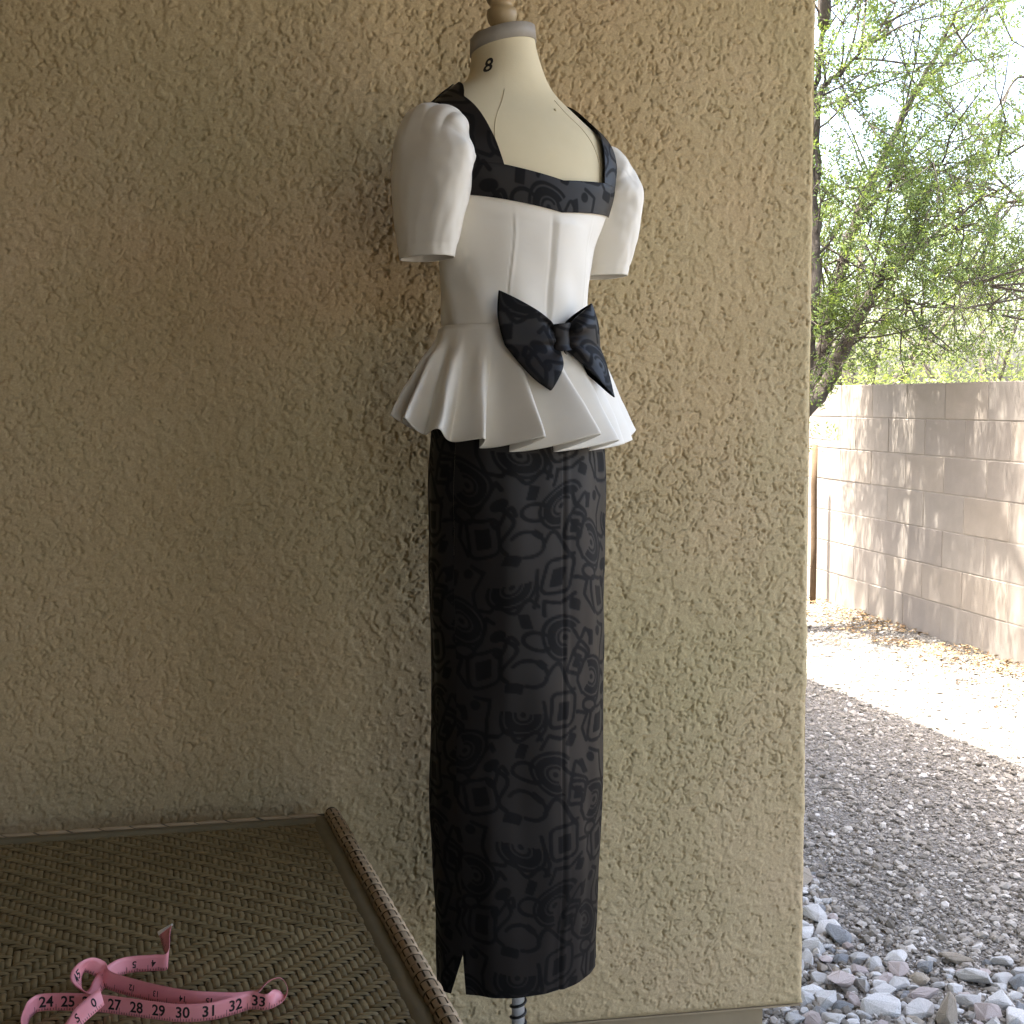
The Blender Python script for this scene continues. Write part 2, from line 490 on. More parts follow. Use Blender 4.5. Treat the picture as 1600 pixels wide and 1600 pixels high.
sw = empty('added_pier', (pc.x, pc.y, 0)); tag(sw, 'broad tan stucco pier added out of view to block side light', 'light blocker')  # unseen pier, added to keep side light off the wall's far left
side_n = Vector((-EAVE_DIR.y, EAVE_DIR.x, 0)); side_n = side_n if side_n.x > 0 else -side_n
v = []
for z in (GROUND, EAVE_Z - .002):
    for (a, b) in ((1.5, .06), (2.85, .06), (2.85, .36), (1.5, .36)):
        p = EAVE_DIR * a + side_n * b; v.append((p.x, p.y, z))
obj('added_pier_face', v, [(3, 2, 1, 0), (4, 5, 6, 7), (0, 1, 5, 4), (1, 2, 6, 5), (2, 3, 7, 6), (3, 0, 4, 7)], M_STUCCO, sw, False)

# ================================================================== BLOCK WALL
bw_a = on_z(1345, 959, GROUND); 
BW = empty('block_wall', (bw_a.x, bw_a.y, GROUND))
tag(BW, 'tan concrete block garden wall with tree shadows falling on it', 'wall')
BDIR = WALL_DIR
bth = 0.15
rotz = math.atan2(BDIR.y, BDIR.x)
BW.rotation_euler = (0, 0, rotz)      # local x runs along the wall towards the camera, local -y faces the house? fixed below
CH, BL = 0.2032, 0.406
ncourse = 7
loc_n = Matrix.Rotation(-rotz, 3, 'Z') @ Vector((-0.977, -0.215, 0))   # direction to the house in local space
sy = 1 if loc_n.y > 0 else -1
x0, x1 = -4 * BL, 17 * BL
v, f = box_vf(x0, x1, -bth + 0.008, -0.0024, -0.12, ncourse * CH - 0.006)
v = [(a, -sy * (-b) if False else sy * b, c) for a, b, c in v]
obj('mortar', v, f if sy > 0 else [tuple(reversed(q)) for q in f], M_MORTAR, BW, False)
def bevel_block(l, h, t, e):
    vs = []; fs = []
    ring = [(-l/2, -h/2), (l/2, -h/2), (l/2, h/2), (-l/2, h/2)]
    inn = [(-l/2+e, -h/2+e), (l/2-e, -h/2+e), (l/2-e, h/2-e), (-l/2+e, h/2-e)]
    for y, rr in ((-t, inn), (-t + e, ring), (-e, ring), (0, inn)):
        for a, b in rr: vs.append((a, sy * y, b))
    fs.append((3, 2, 1, 0)); fs.append((12, 13, 14, 15))
    for k in range(3):
        for a in range(4):
            b = (a + 1) % 4
            fs.append((k*4+a, k*4+b, k*4+4+b, k*4+4+a))
    if sy > 0: fs = [tuple(reversed(q)) for q in fs]
    return vs, fs
vs, fs = bevel_block(BL - 0.007, CH - 0.006, bth, 0.0025)
block_me = mesh_from('block', vs, fs, False); block_me.materials.append(M_BLOCK)
shades = []
for k in range(4):
    m2 = block_me.copy()
    mm = M_BLOCK.copy() if k else M_BLOCK
    if k:
        for n in mm.node_tree.nodes:
            if n.type == 'VALTORGB':
                for e in n.color_ramp.elements:
                    s = (1, 0.93, 1.05, 0.98)[k]
                    e.color = (e.color[0] * s, e.color[1] * s * (1, 1, .985, 1.01)[k], e.color[2] * s * (1, 1.02, .97, 1.03)[k], 1)
    m2.materials[0] = mm
    shades.append(m2)
for c in range(ncourse):
    sh = 0.5 if c % 2 else 0.0
    for i in range(-4, 17):
        cx = (i + 0.5 + sh) * BL
        if cx + BL / 2 > x1 + 0.01: continue
        b = bpy.data.objects.new('block', random.choice(shades))
        b.location = (cx + 0.10, sy * random.uniform(-0.0015, 0.0015), (c + 0.5) * CH)
        link(b, BW)
# narrow brown tube standing upright beside the block wall
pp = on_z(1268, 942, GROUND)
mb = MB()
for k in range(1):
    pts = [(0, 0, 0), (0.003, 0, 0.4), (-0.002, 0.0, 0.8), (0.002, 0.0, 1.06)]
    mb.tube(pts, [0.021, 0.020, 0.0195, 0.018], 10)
po = mb.build('brown_upright', M_UPRIGHT); po.location = (pp.x, pp.y - 0.03, GROUND - 0.02)
tag(po, 'narrow brown upright against the block wall', 'post')

# ================================================================== GRAVEL, ROCKS, LITTER
ICO_V = None
def ico():
    t = (1 + 5 ** .5) / 2
    v = np.array([(-1,t,0),(1,t,0),(-1,-t,0),(1,-t,0),(0,-1,t),(0,1,t),(0,-1,-t),(0,1,-t),(t,0,-1),(t,0,1),(-t,0,-1),(-t,0,1)], float)
    v /= np.linalg.norm(v[0])
    f = np.array([(0,11,5),(0,5,1),(0,1,7),(0,7,10),(0,10,11),(1,5,9),(5,11,4),(11,10,2),(10,7,6),(7,1,8),(3,9,4),(3,4,2),(3,2,6),(3,6,8),(3,8,9),(4,9,5),(2,4,11),(6,2,10),(8,6,7),(9,8,1)])
    return v, f
iv, if_ = ico()
# eave line helper: pebbles fill everything the photograph shows of the yard
def scatter_pebbles(n, seed):
    r = np.random.default_rng(seed)
    # sample in depth with more pebbles near
    d = 2.35 + (8.4 - 2.35) * r.random(n) ** 1.9
    x = r.uniform(0.16, 0.52, n) * d + r.uniform(-0.1, 0.1, n)
    return x, d
def build_gravel(n):
    r = np.random.default_rng(21)
    x, d = scatter_pebbles(n, 20)
    s = np.exp(r.normal(math.log(0.0056), 0.45, n)) * (1 + 0.06 * (d - 2.3))
    s = np.clip(s, 0.003, 0.017)
    q = r.normal(size=(n, 4)); q /= np.linalg.norm(q, axis=1)[:, None]
    w, a, b, c = q.T
    Rm = np.stack([np.stack([1-2*(b*b+c*c), 2*(a*b-c*w), 2*(a*c+b*w)], -1),
                   np.stack([2*(a*b+c*w), 1-2*(a*a+c*c), 2*(b*c-a*w)], -1),
                   np.stack([2*(a*c-b*w), 2*(b*c+a*w), 1-2*(a*a+b*b)], -1)], 1)
    sc = np.stack([r.uniform(0.8, 1.35, n), r.uniform(0.7, 1.1, n), r.uniform(0.5, 0.85, n)], -1) * s[:, None]
    jit = 1 + r.uniform(-0.22, 0.22, (n, 12, 1))
    V = iv[None] * jit * sc[:, None, :]
    V = np.einsum('nij,nkj->nki', Rm, V)
    V[..., 2] *= 0.75
    V += np.stack([x, d, GROUND + s * 0.28], -1)[:, None, :]
    F = (if_[None] + (np.arange(n) * 12)[:, None, None]).reshape(-1, 3)
    o = obj('gravel', V.reshape(-1, 3), F, M_GRAVEL, None, False)
    o['kind'] = 'stuff'; o['label'] = 'grey tan crushed gravel covering the side yard'; o['category'] = 'gravel'
build_gravel(30000)

def rock_mesh(seed, ext, mat, pts=None):
    import bmesh
    r = np.random.default_rng(seed)
    bm = bmesh.new()
    n = 16
    d = r.normal(size=(n, 3)); d /= np.linalg.norm(d, axis=1)[:, None]
    d *= r.uniform(0.82, 1.08, (n, 1))
    if pts is not None: d = np.array(pts)
    for p in d: bm.verts.new(p * np.array(ext))
    bmesh.ops.convex_hull(bm, input=bm.verts)
    for vv in [x for x in bm.verts if not x.link_faces]: bm.verts.remove(vv)
    bmesh.ops.bevel(bm, geom=list(bm.edges), offset=0.06, segments=2, affect='EDGES', profile=0.6)
    for vv in bm.verts:
        vv.co += Vector(r.normal(size=3) * 0.012)
    me = bpy.data.meshes.new('rock')
    bm.to_mesh(me); bm.free()
    me.materials.append(mat)
    me.polygons.foreach_set('use_smooth', [False] * len(me.polygons))
    return me
ROCKS = {}
for mname, mt, cnt in (('grey', M_ROCK, 6), ('pink', M_ROCK_PINK, 2), ('tan', M_ROCK_TAN, 2), ('dark', M_ROCK_DARK, 2)):
    ROCKS[mname] = [rock_mesh(100 + 10 * len(ROCKS) + k, (1.0, random.uniform(.6, .85), random.uniform(.42, .62)), mt) for k in range(cnt)]
placed = []; MARKS = []
def add_rock(px, py, size, kind='grey', label=None, k=None, rz=None, tilt=0.35, lift=0.0, stretch=(1, 1, 1)):
    p = on_z(px, py, GROUND + size * 0.22 + lift)
    me = ROCKS[kind][k if k is not None else random.randrange(len(ROCKS[kind]))]
    o = obj_me('landscape_rock', me)
    o.location = p
    o.rotation_euler = (random.uniform(-tilt, tilt), random.uniform(-tilt, tilt), rz if rz is not None else random.uniform(0, 6.28))
    o.scale = (size * stretch[0], size * stretch[1], size * stretch[2])
    if label:
        tag(o, label, 'rock')
        MARKS.append((px, py, label))
    else:
        sz = 'pebble sized' if size < .019 else ('small' if size < .026 else ('medium' if size < .037 else 'big'))
        col = {'grey': 'pale grey', 'pink': 'pinkish', 'tan': 'tan', 'dark': 'dark slate'}[kind]
        spots = [(1275, 1450, 'in the narrow strip of stones along the stucco corner'), (1275, 1545, 'among the stones at the foot of the stucco corner'),
                 (1345, 1500, 'where the stones thin out onto the gravel'), (1378, 1572, 'beside the largest speckled rock'), (1312, 1532, 'around the largest pinkish rock'),
                 (1480, 1580, 'around the pointed tan rock'), (1522, 1515, 'near the rounded pale rock'), (1590, 1590, 'near the bright whitish rock')]
        where = min(spots, key=lambda q: (q[0] - px) ** 2 + (q[1] - py) ** 2)[2]
        lb = f'{sz} {col} angular rock {where}'
        tag(o, lb, 'rock', f'{sz} {col} rocks {where}')
    placed.append((p.x, p.y, size))
# named larger rocks, each by where the photograph shows it
add_rock(1378, 1572, 0.056, 'grey', 'largest pale grey speckled rock among the stones at the patio corner', 0, 0.3, 0.15)
add_rock(1312, 1532, 0.046, 'pink', 'largest pinkish beige blocky rock leaning on the pale stones', 0, 0.8, 0.5, 0.01)
add_rock(1480, 1580, 0.060, 'tan', 'tall tan rock with a pointed top standing among pale stones', 0, 1.2, 0.1, 0.012, (0.62, 0.6, 1.7))
add_rock(1522, 1528, 0.048, 'grey', 'rounded pale grey rock sitting on the gravel past the pointed tan rock', 1, 2.2, 0.2)
add_rock(1500, 1500, 0.052, 'tan', 'long flat tan rock lying beside the rounded pale rock', 1, -0.5, 0.15, 0.0, (1.3, 0.55, 0.6))
add_rock(1448, 1552, 0.050, 'pink', 'long pinkish slab leaning against the pointed tan rock', 1, 0.4, 0.3, 0.0, (1.2, 0.6, 0.6))
add_rock(1316, 1573, 0.034, 'dark', 'dark slate rock wedged beside the largest speckled rock', 0, 0.2, 0.2)
add_rock(1590, 1590, 0.045, 'grey', 'bright whitish rock at the outer end of the rock bed', 2, 0.9, 0.2)
rr = random.Random(5)
tries = 0
while len(placed) < 250 and tries < 6000:
    tries += 1
    py = rr.uniform(1365, 1640)
    lo = 1225
    hi = 1275 + max(0, (py - 1380)) * 0.55 if py < 1500 else 1700
    if py > 1500 and rr.random() < 0.25: hi = 1450
    px = rr.uniform(lo, hi)
    if 1330 < px and py < 1500: 
        if rr.random() < 0.8: continue
    if px > 1420 and py < 1535 and rr.random() < 0.7: continue
    big = rr.random()
    size = rr.uniform(0.014, 0.024) if big < 0.40 else (rr.uniform(0.028, 0.044) if big < 0.82 else rr.uniform(0.044, 0.058))
    p = on_z(px, py, GROUND)
    # stay outside the wall
    q = p - W0
    if q.dot(WU) < u_corner + size and q.dot(WN) > -0.25 - size: 
        if q.dot(WN) > -0.22 - size: continue
    if any((p.x - a) ** 2 + (p.y - b) ** 2 < (0.62 * (size + c)) ** 2 for a, b, c in placed): continue
    random.seed(tries)
    add_rock(px, py, size, rr.choices(['grey', 'pink', 'tan', 'dark'], [0.68, 0.14, 0.10, 0.08])[0])
random.seed(11)

# dead leaves at the foot of the block wall
def litter(n):
    r = np.random.default_rng(33)
    t = r.uniform(-2.0, 3.2, n)
    w = np.abs(r.normal(0.0, 0.30, n)) * (1.15 - 0.12 * t) + 0.01
    patch = np.sin(t * 5.1) + np.sin(t * 11.3 + w * 9) + np.sin(w * 17 + t * 3)
    keep = patch > -0.9
    t, w = t[keep], w[keep]; n = len(t)
    base = np.array([bw_a.x, bw_a.y]) + t[:, None] * np.array([BDIR.x, BDIR.y]) + w[:, None] * np.array([-0.977, -0.215])
    s = r.uniform(0.006, 0.02, n)
    a = r.uniform(0, 6.28, n)
    ca, sa_ = np.cos(a), np.sin(a)
    q = np.array([(-1, 0), (0, -.35), (1, 0), (0, .35)])
    V = np.empty((n, 4, 3))
    V[..., 0] = base[:, 0, None] + s[:, None] * (q[None, :, 0] * ca[:, None] - q[None, :, 1] * sa_[:, None])
    V[..., 1] = base[:, 1, None] + s[:, None] * (q[None, :, 0] * sa_[:, None] + q[None, :, 1] * ca[:, None])
    V[..., 2] = GROUND + 0.012 + r.uniform(0, 0.02, (n, 1)) + r.uniform(-0.006, 0.006, (n, 4))
    o = obj('leaf_litter', V.reshape(-1, 3), np.arange(n * 4).reshape(-1, 4), M_LITTER, None, False)
    o['kind'] = 'stuff'; o['label'] = 'brown dead leaves and pods drifted along the foot of the block wall'; o['category'] = 'leaf litter'
litter(5200)

# ================================================================== TREES
def catmull(pts, n=6):
    pts = [Vector(p) for p in pts]
    out = []
    for i in range(len(pts) - 1):
        p0 = pts[max(i - 1, 0)]; p1 = pts[i]; p2 = pts[i + 1]; p3 = pts[min(i + 2, len(pts) - 1)]
        for k in range(n):
            t = k / n
            out.append(0.5 * ((2 * p1) + (p2 - p0) * t + (2 * p0 - 5 * p1 + 4 * p2 - p3) * t * t + (3 * p1 - p0 - 3 * p2 + p3) * t ** 3))
    out.append(pts[-1])
    return out
class Tree:
    def __init__(self, seed):
        self.r = random.Random(seed); self.twigs = MB(); self.tips = []
    def grow(self, p, d, r, length, level):
        rn = self.r
        n = 5
        pts = [Vector(p)]; d = Vector(d).normalized()
        for k in range(n):
            d = (d + Vector((rn.gauss(0, .16), rn.gauss(0, .16), rn.gauss(0, .14) + self.up))).normalized()
            pts.append(pts[-1] + d * (length / n))
        if min(q.z for q in pts) < 1.34 and pts[-1].x / pts[-1].y > 0.262: return
        self.twigs.tube(pts, [max(r * (1 - 0.65 * k / n), 0.0012) for k in range(n + 1)], 5 if level > 1 else 6, False)
        if level <= self.leaf_level:
            for k in range(1, n + 1):
                for _ in range(self.per):
                    self.tips.append((pts[k], (pts[k] - pts[k - 1]).normalized()))
        if level > 0:
            for _ in range(self.kids):
                k = rn.randint(1, n)
                q = pts[k]
                dd = (d + Vector((rn.gauss(0, .75), rn.gauss(0, .75), rn.gauss(0, .55)))).normalized()
                self.grow(q, dd, r * 0.5, length * rn.uniform(0.5, 0.75), level - 1)
    def leaves(self, spray, leaf, nl):
        r = np.random.default_rng(self.r.randint(0, 9999))
        out = []
        P0 = np.array([tuple(t[0]) for t in self.tips]); D0 = np.array([tuple(t[1]) for t in self.tips])
        n = len(P0)
        D = D0 + r.normal(0, 0.8, (n, 3)); D[:, 2] -= 0.15; D /= np.linalg.norm(D, axis=1)[:, None]
        side = np.cross(D, r.normal(size=(n, 3))); side /= np.linalg.norm(side, axis=1)[:, None]
        V = []
        for k in range(nl):
            t = (k // 2 + 1) / (nl / 2)
            sg = 1 if k % 2 else -1
            c = P0 + D * (spray * t) + r.normal(0, 0.006, (n, 3))
            ax = side * sg + D * 0.35; ax /= np.linalg.norm(ax, axis=1)[:, None]
            L = leaf * r.uniform(0.7, 1.3, (n, 1))
            wv = np.cross(ax, np.cross(D, side) + r.normal(0, 0.5, (n, 3))); wv /= np.linalg.norm(wv, axis=1)[:, None] + 1e-9
            V.append(np.stack([c, c + ax * L * .5 + wv * L * .2, c + ax * L, c + ax * L * .5 - wv * L * .2], 1))
        V = np.concatenate(V).reshape(-1, 3)
        return V, np.arange(len(V)).reshape(-1, 4)

def px_path(pts):
    return [at_depth(x, y, d) for x, y, d in pts]

# mesquite behind the stucco corner: stems traced at the depth of its trunk
TD = 7.3
base = on_z(1232, 1010, GROUND); 
tb = Vector((at_depth(1212, 900, TD).x, TD, GROUND))
T = Tree(3); T.up = 0.03; T.leaf_level = 1; T.per = 1; T.kids = 3
tree = empty('mesquite_tree', tb)
tag(tree, 'dark stemmed mesquite tree with feathery leaves rising behind the stucco corner', 'tree', None)
fork = at_depth(1246, 655, TD)
trunk = MB()
trunk.tube([p - tb for p in catmull([tb - Vector((0, 0, .1)), tb + Vector((0.02, 0, 0.5)), fork - Vector((0.04, 0, .25)), fork], 5)], [0.11 - 0.045 * k / 15 for k in range(16)], 12)
trunk.build('trunk', M_BARK, tree)
stems = [
    ([(1248, 650, TD), (1292, 600, TD), (1322, 540, TD - .05), (1352, 480, TD - .1), (1372, 445, TD - .1), (1420, 400, TD - .2), (1452, 375, TD - .3), (1500, 335, TD - .4)], 0.052),
    ([(1246, 650, TD), (1276, 590, TD + .1), (1290, 520, TD + .1), (1305, 455, TD + .15), (1335, 350, TD + .2), (1360, 290, TD + .2), (1405, 195, TD + .2), (1440, 125, TD + .1), (1480, 50, TD), (1530, -60, TD - .2)], 0.050),
    ([(1246, 650, TD), (1258, 570, TD - .2), (1272, 470, TD - .3), (1276, 370, TD - .3), (1268, 250, TD - .3), (1278, 120, TD - .35), (1296, 0, TD - .4), (1310, -120, TD - .5)], 0.050),
    ([(1276, 300, TD - .3), (1282, 150, TD - .4), (1312, 115, TD - .5), (1342, 85, TD - .6), (1385, 30, TD - .7), (1420, -40, TD - .8)], 0.018),
    ([(1335, 350, TD + .2), (1370, 310, TD + .1), (1400, 282, TD), (1450, 262, TD - .1), (1520, 252, TD - .3), (1590, 240, TD - .4)], 0.016),
    ([(1405, 195, TD + .2), (1442, 130, TD + .3), (1490, 85, TD + .3), (1498, 70, TD + .3), (1560, 15, TD + .3), (1630, -40, TD + .3)], 0.016),
    ([(1372, 445, TD - .1), (1410, 470, TD - .2), (1460, 475, TD - .3), (1520, 482, TD - .4), (1580, 500, TD - .5)], 0.011),
    ([(1420, 400, TD - .2), (1470, 430, TD - .4), (1530, 445, TD - .5), (1580, 436, TD - .6)], 0.012),
    ([(1310, -120, TD - .5), (1380, -220, TD - .8), (1460, -300, TD - 1.0), (1560, -380, TD - 1.2), (1680, -430, TD - 1.3)], 0.035),
    ([(1290, 40, TD - .4), (1292, -150, TD - .7), (1300, -330, TD - 1.1), (1318, -520, TD - 1.5)], 0.032),
    ([(1290, 40, TD - .4), (1278, -180, TD - .2), (1285, -330, TD - .1), (1300, -420, TD)], 0.03),
    ([(1296, -60, TD - .6), (1320, -240, TD - 1.0), (1350, -420, TD - 1.6), (1390, -600, TD - 2.0)], 0.028),
    ([(1530, -60, TD - .2), (1600, -160, TD - .5), (1690, -260, TD - .8), (1790, -330, TD - 1.0)], 0.03),
]
allp = []
for pts, r0 in stems:
    path = catmull(px_path(pts), 6)
    n = len(path)
    mb = MB()
    jit = random.Random(int(r0 * 1e5) + n)
    path = [p + Vector((jit.gauss(0, .006), jit.gauss(0, .006), jit.gauss(0, .006))) for p in path]
    mb.tube([p - tb for p in path], [r0 * (1 - 0.92 * k / (n - 1)) for k in range(n)], 8)
    mb.build('limb', M_BARK, tree)
    for k in range(4, n):
        dv = CAM_ROT.transposed() @ (path[k] - EYEV)
        qx, qy = 800 + FPX * dv.x / -dv.z, 800 - FPX * dv.y / -dv.z
        pr = 0.62 if r0 > 0.013 else 0.4
        if qy < -60: pr = 0.55
        elif qx > 1420 and qy < 270: pr *= 0.3
        if T.r.random() < pr:
            d = (path[min(k + 1, n - 1)] - path[k - 1]).normalized()
            dd = (d * 0.5 + Vector((T.r.gauss(0, .6), T.r.gauss(0, .6), T.r.gauss(0.05, .5)))).normalized()
            allp.append((path[k], dd))
            if 1250 < qx < 1450 and 230 < qy < 540 and T.r.random() < .55: allp.append((path[k], Vector((-dd.y, dd.x, dd.z))))
for p, dd in allp:
    T.grow(p, dd, 0.007, T.r.uniform(0.35, 0.8), 2)
T.twigs.v = [tuple(Vector(p) - tb) for p in T.twigs.v]
o = T.twigs.build('twigs', M_BARK, tree); o['kind'] = 'stuff'
V, F = T.leaves(0.075, 0.022, 10)
V = V - np.array(tuple(tb))
o = obj('crown', V, F, M_LEAF, tree, False)
print('mesquite leaves', len(F))

# sparse twiggy tree standing past the block wall
t2 = Vector((3.9, 8.4, GROUND))
tree2 = empty('twiggy_tree', t2)
tag(tree2, 'nearly bare tree with drooping dark twigs hanging over the block wall', 'tree')
S = Tree(9); S.up = -0.10; S.leaf_level = 0; S.per = 1; S.kids = 4
mb = MB(); mb.tube([Vector((0, 0, -.1)), Vector((-.05, 0, .8)), Vector((.02, 0, 1.7)), Vector((-.05, -.1, 2.5)), Vector((-.02, -.15, 3.6))], [.10, .085, .075, .06, .03], 10); mb.build('trunk', M_BARK, tree2)
for pts, r0 in [([(1745, 330, 8.3), (1660, 330, 8.1), (1600, 315, 8.0), (1555, 275, 7.9), (1540, 262, 7.9)], .016),
                ([(1735, 200, 8.3), (1660, 180, 8.2), (1598, 120, 8.1), (1560, 165, 8.1), (1505, 225, 8.0)], .013),
                ([(1600, 315, 8.0), (1565, 320, 8.0), (1556, 360, 8.0), (1552, 420, 8.0), (1550, 505, 8.0)], .012),
                ([(1745, 300, 8.3), (1660, 360, 8.0), (1590, 400, 7.9), (1570, 470, 7.9)], .011),
                ([(1735, 180, 8.3), (1690, 20, 8.2), (1600, -60, 8.1), (1540, -40, 8.0)], .015),
                ([(1735, 250, 8.3), (1660, 260, 8.2), (1600, 300, 8.1), (1500, 440, 8.0), (1495, 520, 8.0)], .010)]:
    path = catmull(px_path(pts), 6); n = len(path)
    mb = MB(); mb.tube([p - t2 for p in path], [r0 * (1 - .7 * k / (n - 1)) for k in range(n)], 7); mb.build('limb', M_BARK, tree2)
    for k in range(5, n):
        if S.r.random() < .55:
            d = (path[min(k + 1, n - 1)] - path[k - 1]).normalized()
            S.grow(path[k], (d * .4 + Vector((S.r.gauss(0, .6), S.r.gauss(0, .6), S.r.gauss(-.25, .5)))), .0055, S.r.uniform(.3, .65), 2)
S.twigs.v = [tuple(Vector(p) - t2) for p in S.twigs.v]
o = S.twigs.build('twigs', M_BARK, tree2); o['kind'] = 'stuff'
S.tips = S.tips[::3]
V, F = S.leaves(0.06, 0.02, 6)
obj('crown', V - np.array(tuple(t2)), F, M_LEAF2, tree2, False)

# sunlit bushes and trees of the neighbouring yard
def far_tree(name, label, px, d, h, rad, seed, trunk_h, leafm, dens):
    x = at_depth(px, 620, d).x
    b = Vector((x, d, GROUND))
    e = empty(name, b); tag(e, label, 'tree' if trunk_h > .5 else 'shrub')
    rr = random.Random(seed)
    mb = MB()
    mb.tube([(0, 0, -.1), (rr.uniform(-.1, .1), 0, trunk_h * .6), (rr.uniform(-.15, .15), 0, trunk_h + .5), (0, 0, h * .75)], [.10, .085, .06, .02], 8)
    for k in range(7):
        a = k * 2.4; q = Vector((math.cos(a) * rad * .8, math.sin(a) * rad * .8, h * rr.uniform(.6, .9)))
        mb.tube([(0, 0, trunk_h * .8), q * .45 + Vector((0, 0, trunk_h * .45)), q], [.05, .03, .01], 6)
    mb.build('trunk', M_BARK, e)
    r = np.random.default_rng(seed)
    ncl = 46
    cc = r.normal(size=(ncl, 3)); cc /= np.linalg.norm(cc, axis=1)[:, None]
    cc *= r.uniform(.35, 1.0, (ncl, 1)) ** .6
    cc = cc * np.array([rad, rad, (h - trunk_h) / 2 * 1.0]) + np.array([0, 0, trunk_h + (h - trunk_h) / 2])
    n = dens
    idx = r.integers(0, ncl, n)
    P = cc[idx] + r.normal(0, rad * 0.17, (n, 3))
    D = r.normal(size=(n, 3)); D /= np.linalg.norm(D, axis=1)[:, None]
    W = np.cross(D, r.normal(size=(n, 3))); W /= np.linalg.norm(W, axis=1)[:, None]
    L = r.uniform(.03, .065, (n, 1))
    V = np.stack([P, P + D * L * .5 + W * L * .22, P + D * L, P + D * L * .5 - W * L * .22], 1).reshape(-1, 3)
    obj('crown', V, np.arange(len(V)).reshape(-1, 4), leafm, e, False)
far_tree('garden_shrub', 'low sunlit shrub beyond the block wall below the mesquite limbs', 1400, 12.0, 1.75, 1.1, 41, 0.2, M_LEAF2, 9000)
far_tree('yard_tree', 'sunlit pale green tree in the yard beyond the block wall', 1345, 15.0, 4.3, 1.7, 42, 1.2, M_LEAF2, 14000)
far_tree('yard_tree', 'loose pale tree standing past the low sunlit shrub', 1530, 17.0, 3.4, 1.6, 43, 0.8, M_LEAF2, 9000)

# ================================================================== DRESS FORM
PHI = R(35)
FX = at_depth(804, 625, 2.0).x
F0 = Vector((FX, 2.0, 0))
FL = Vector((-math.cos(PHI), -math.sin(PHI), 0))     # the form's own side turned to the camera's left
FB = Vector((math.sin(PHI), -math.cos(PHI), 0))      # out of the back
#        z      a     back   front  yc
PROF = np.array([
    (0.95, .150, .118, .100, 0.0), (1.10, .150, .122, .105, 0.0), (1.20, .136, .112, .098, 0.0), (1.27, .118, .098, .088, 0.0),
    (1.315, .111, .093, .085, 0.002), (1.37, .113, .096, .092, 0.004), (1.43, .120, .101, .105, .008), (1.48, .138, .102, .110, .014),
    (1.53, .156, .098, .100, .020), (1.58, .164, .088, .085, .020), (1.62, .163, .077, .075, .016), (1.645, .152, .068, .068, .012),
    (1.662, .132, .062, .064, .006), (1.678, .116, .057, .062, .000), (1.692, .091, .053, .060, -.006), (1.706, .069, .051, .058, -.010),
    (1.725, .056, .050, .056, -.013), (1.75, .0495, .048, .053, -.016), (1.80, .047, .046, .050, -.018)])
def _zmap(z): return np.where(z > 1.50, 1.50 + (z - 1.50) * 0.80 + 0.024 * np.clip((z - 1.672) / .055, 0, 1), z)
PROF[:, 0] = _zmap(PROF[:, 0])
PROF[:4, 1:4] -= 0.006
def lean(s, z):
    """the shoulders hang a little lower on the side away from the camera"""
    return 0.055 * s * sstep(1.36, 1.52, z)
def prof(z):
    return [smooth_interp(z, PROF[:, 0], PROF[:, k], 0.008) for k in range(1, 5)]
def surf(th, z, off=0.0):
    """points of the body: th = 0 centre back, growing towards FL"""
    th = np.asarray(th, float); z = np.asarray(z, float)
    a, bb, bf, yc = prof(z)
    c = np.cos(th); s = np.sin(th)
    b = np.where(c > 0, bb, bf) + off
    sx = (a + off) * s; sy_ = b * c + yc
    return to_world(sx, sy_, z)
def to_world(s, t, z):
    s, t, z = np.broadcast_arrays(np.asarray(s, float), np.asarray(t, float), np.asarray(z, float))
    return np.stack([s * FL.x + t * FB.x, s * FL.y + t * FB.y, z + lean(s, z)], -1)       # relative to F0
def hit_body(px, py, off=0.006):
    d = ray(px, py)
    prev = None
    for k in range(1400):
        t = 1.55 + k * 0.0006
        p = EYEV + d * t - F0
        s = p.dot(FL); y = p.dot(FB)
        p.z -= float(lean(s, p.z))
        a, bb, bf, yc = prof(p.z)
        y -= yc
        b = (bb if y > 0 else bf) + off
        v = (s / (a + off)) ** 2 + (y / b) ** 2 - 1
        if v < 0:
            return float(s), float(y + yc), float(p.z), math.atan2(s / (a + off), y / b)
    return None
form = empty('dress_form', F0)
tag(form, 'linen covered dress form on a sprung pole wearing the black and white outfit', 'dress form')
nth, nzz = 96, 150
NT = 1.7360
zz = np.linspace(0.97, NT, nzz); th = np.linspace(0, 2 * np.pi, nth, endpoint=False)
TH, Z = np.meshgrid(th, zz)
def neck_tilt(P):
    """the neck leans and its top plate dips towards the front"""
    P = P.copy()
    k = sstep(1.660, 1.725, P[..., 2])
    P[..., 2] += k * 0.26 * (P[..., 0] + 0.012)
    P[..., 0] -= sstep(1.62, 1.74, P[..., 2]) * 0.004
    return P
body = neck_tilt(surf(TH, Z))
obj('torso', body.reshape(-1, 3), grid_faces(nth, nzz, True), M_LINEN, form)
# princess seams of the linen cover
for t0 in (0.62, -0.62):
    zl = np.linspace(1.30, 1.655, 60)
    tt = t0 * (1 - 0.25 * sstep(1.56, 1.655, zl)) + 0 * zl
    pl = neck_tilt(surf(tt, zl, 0.0002))
    mb = MB(); mb.tube([Vector(p) for p in pl], 0.0006, 5); mb.build('seam', M_SEAM, form)
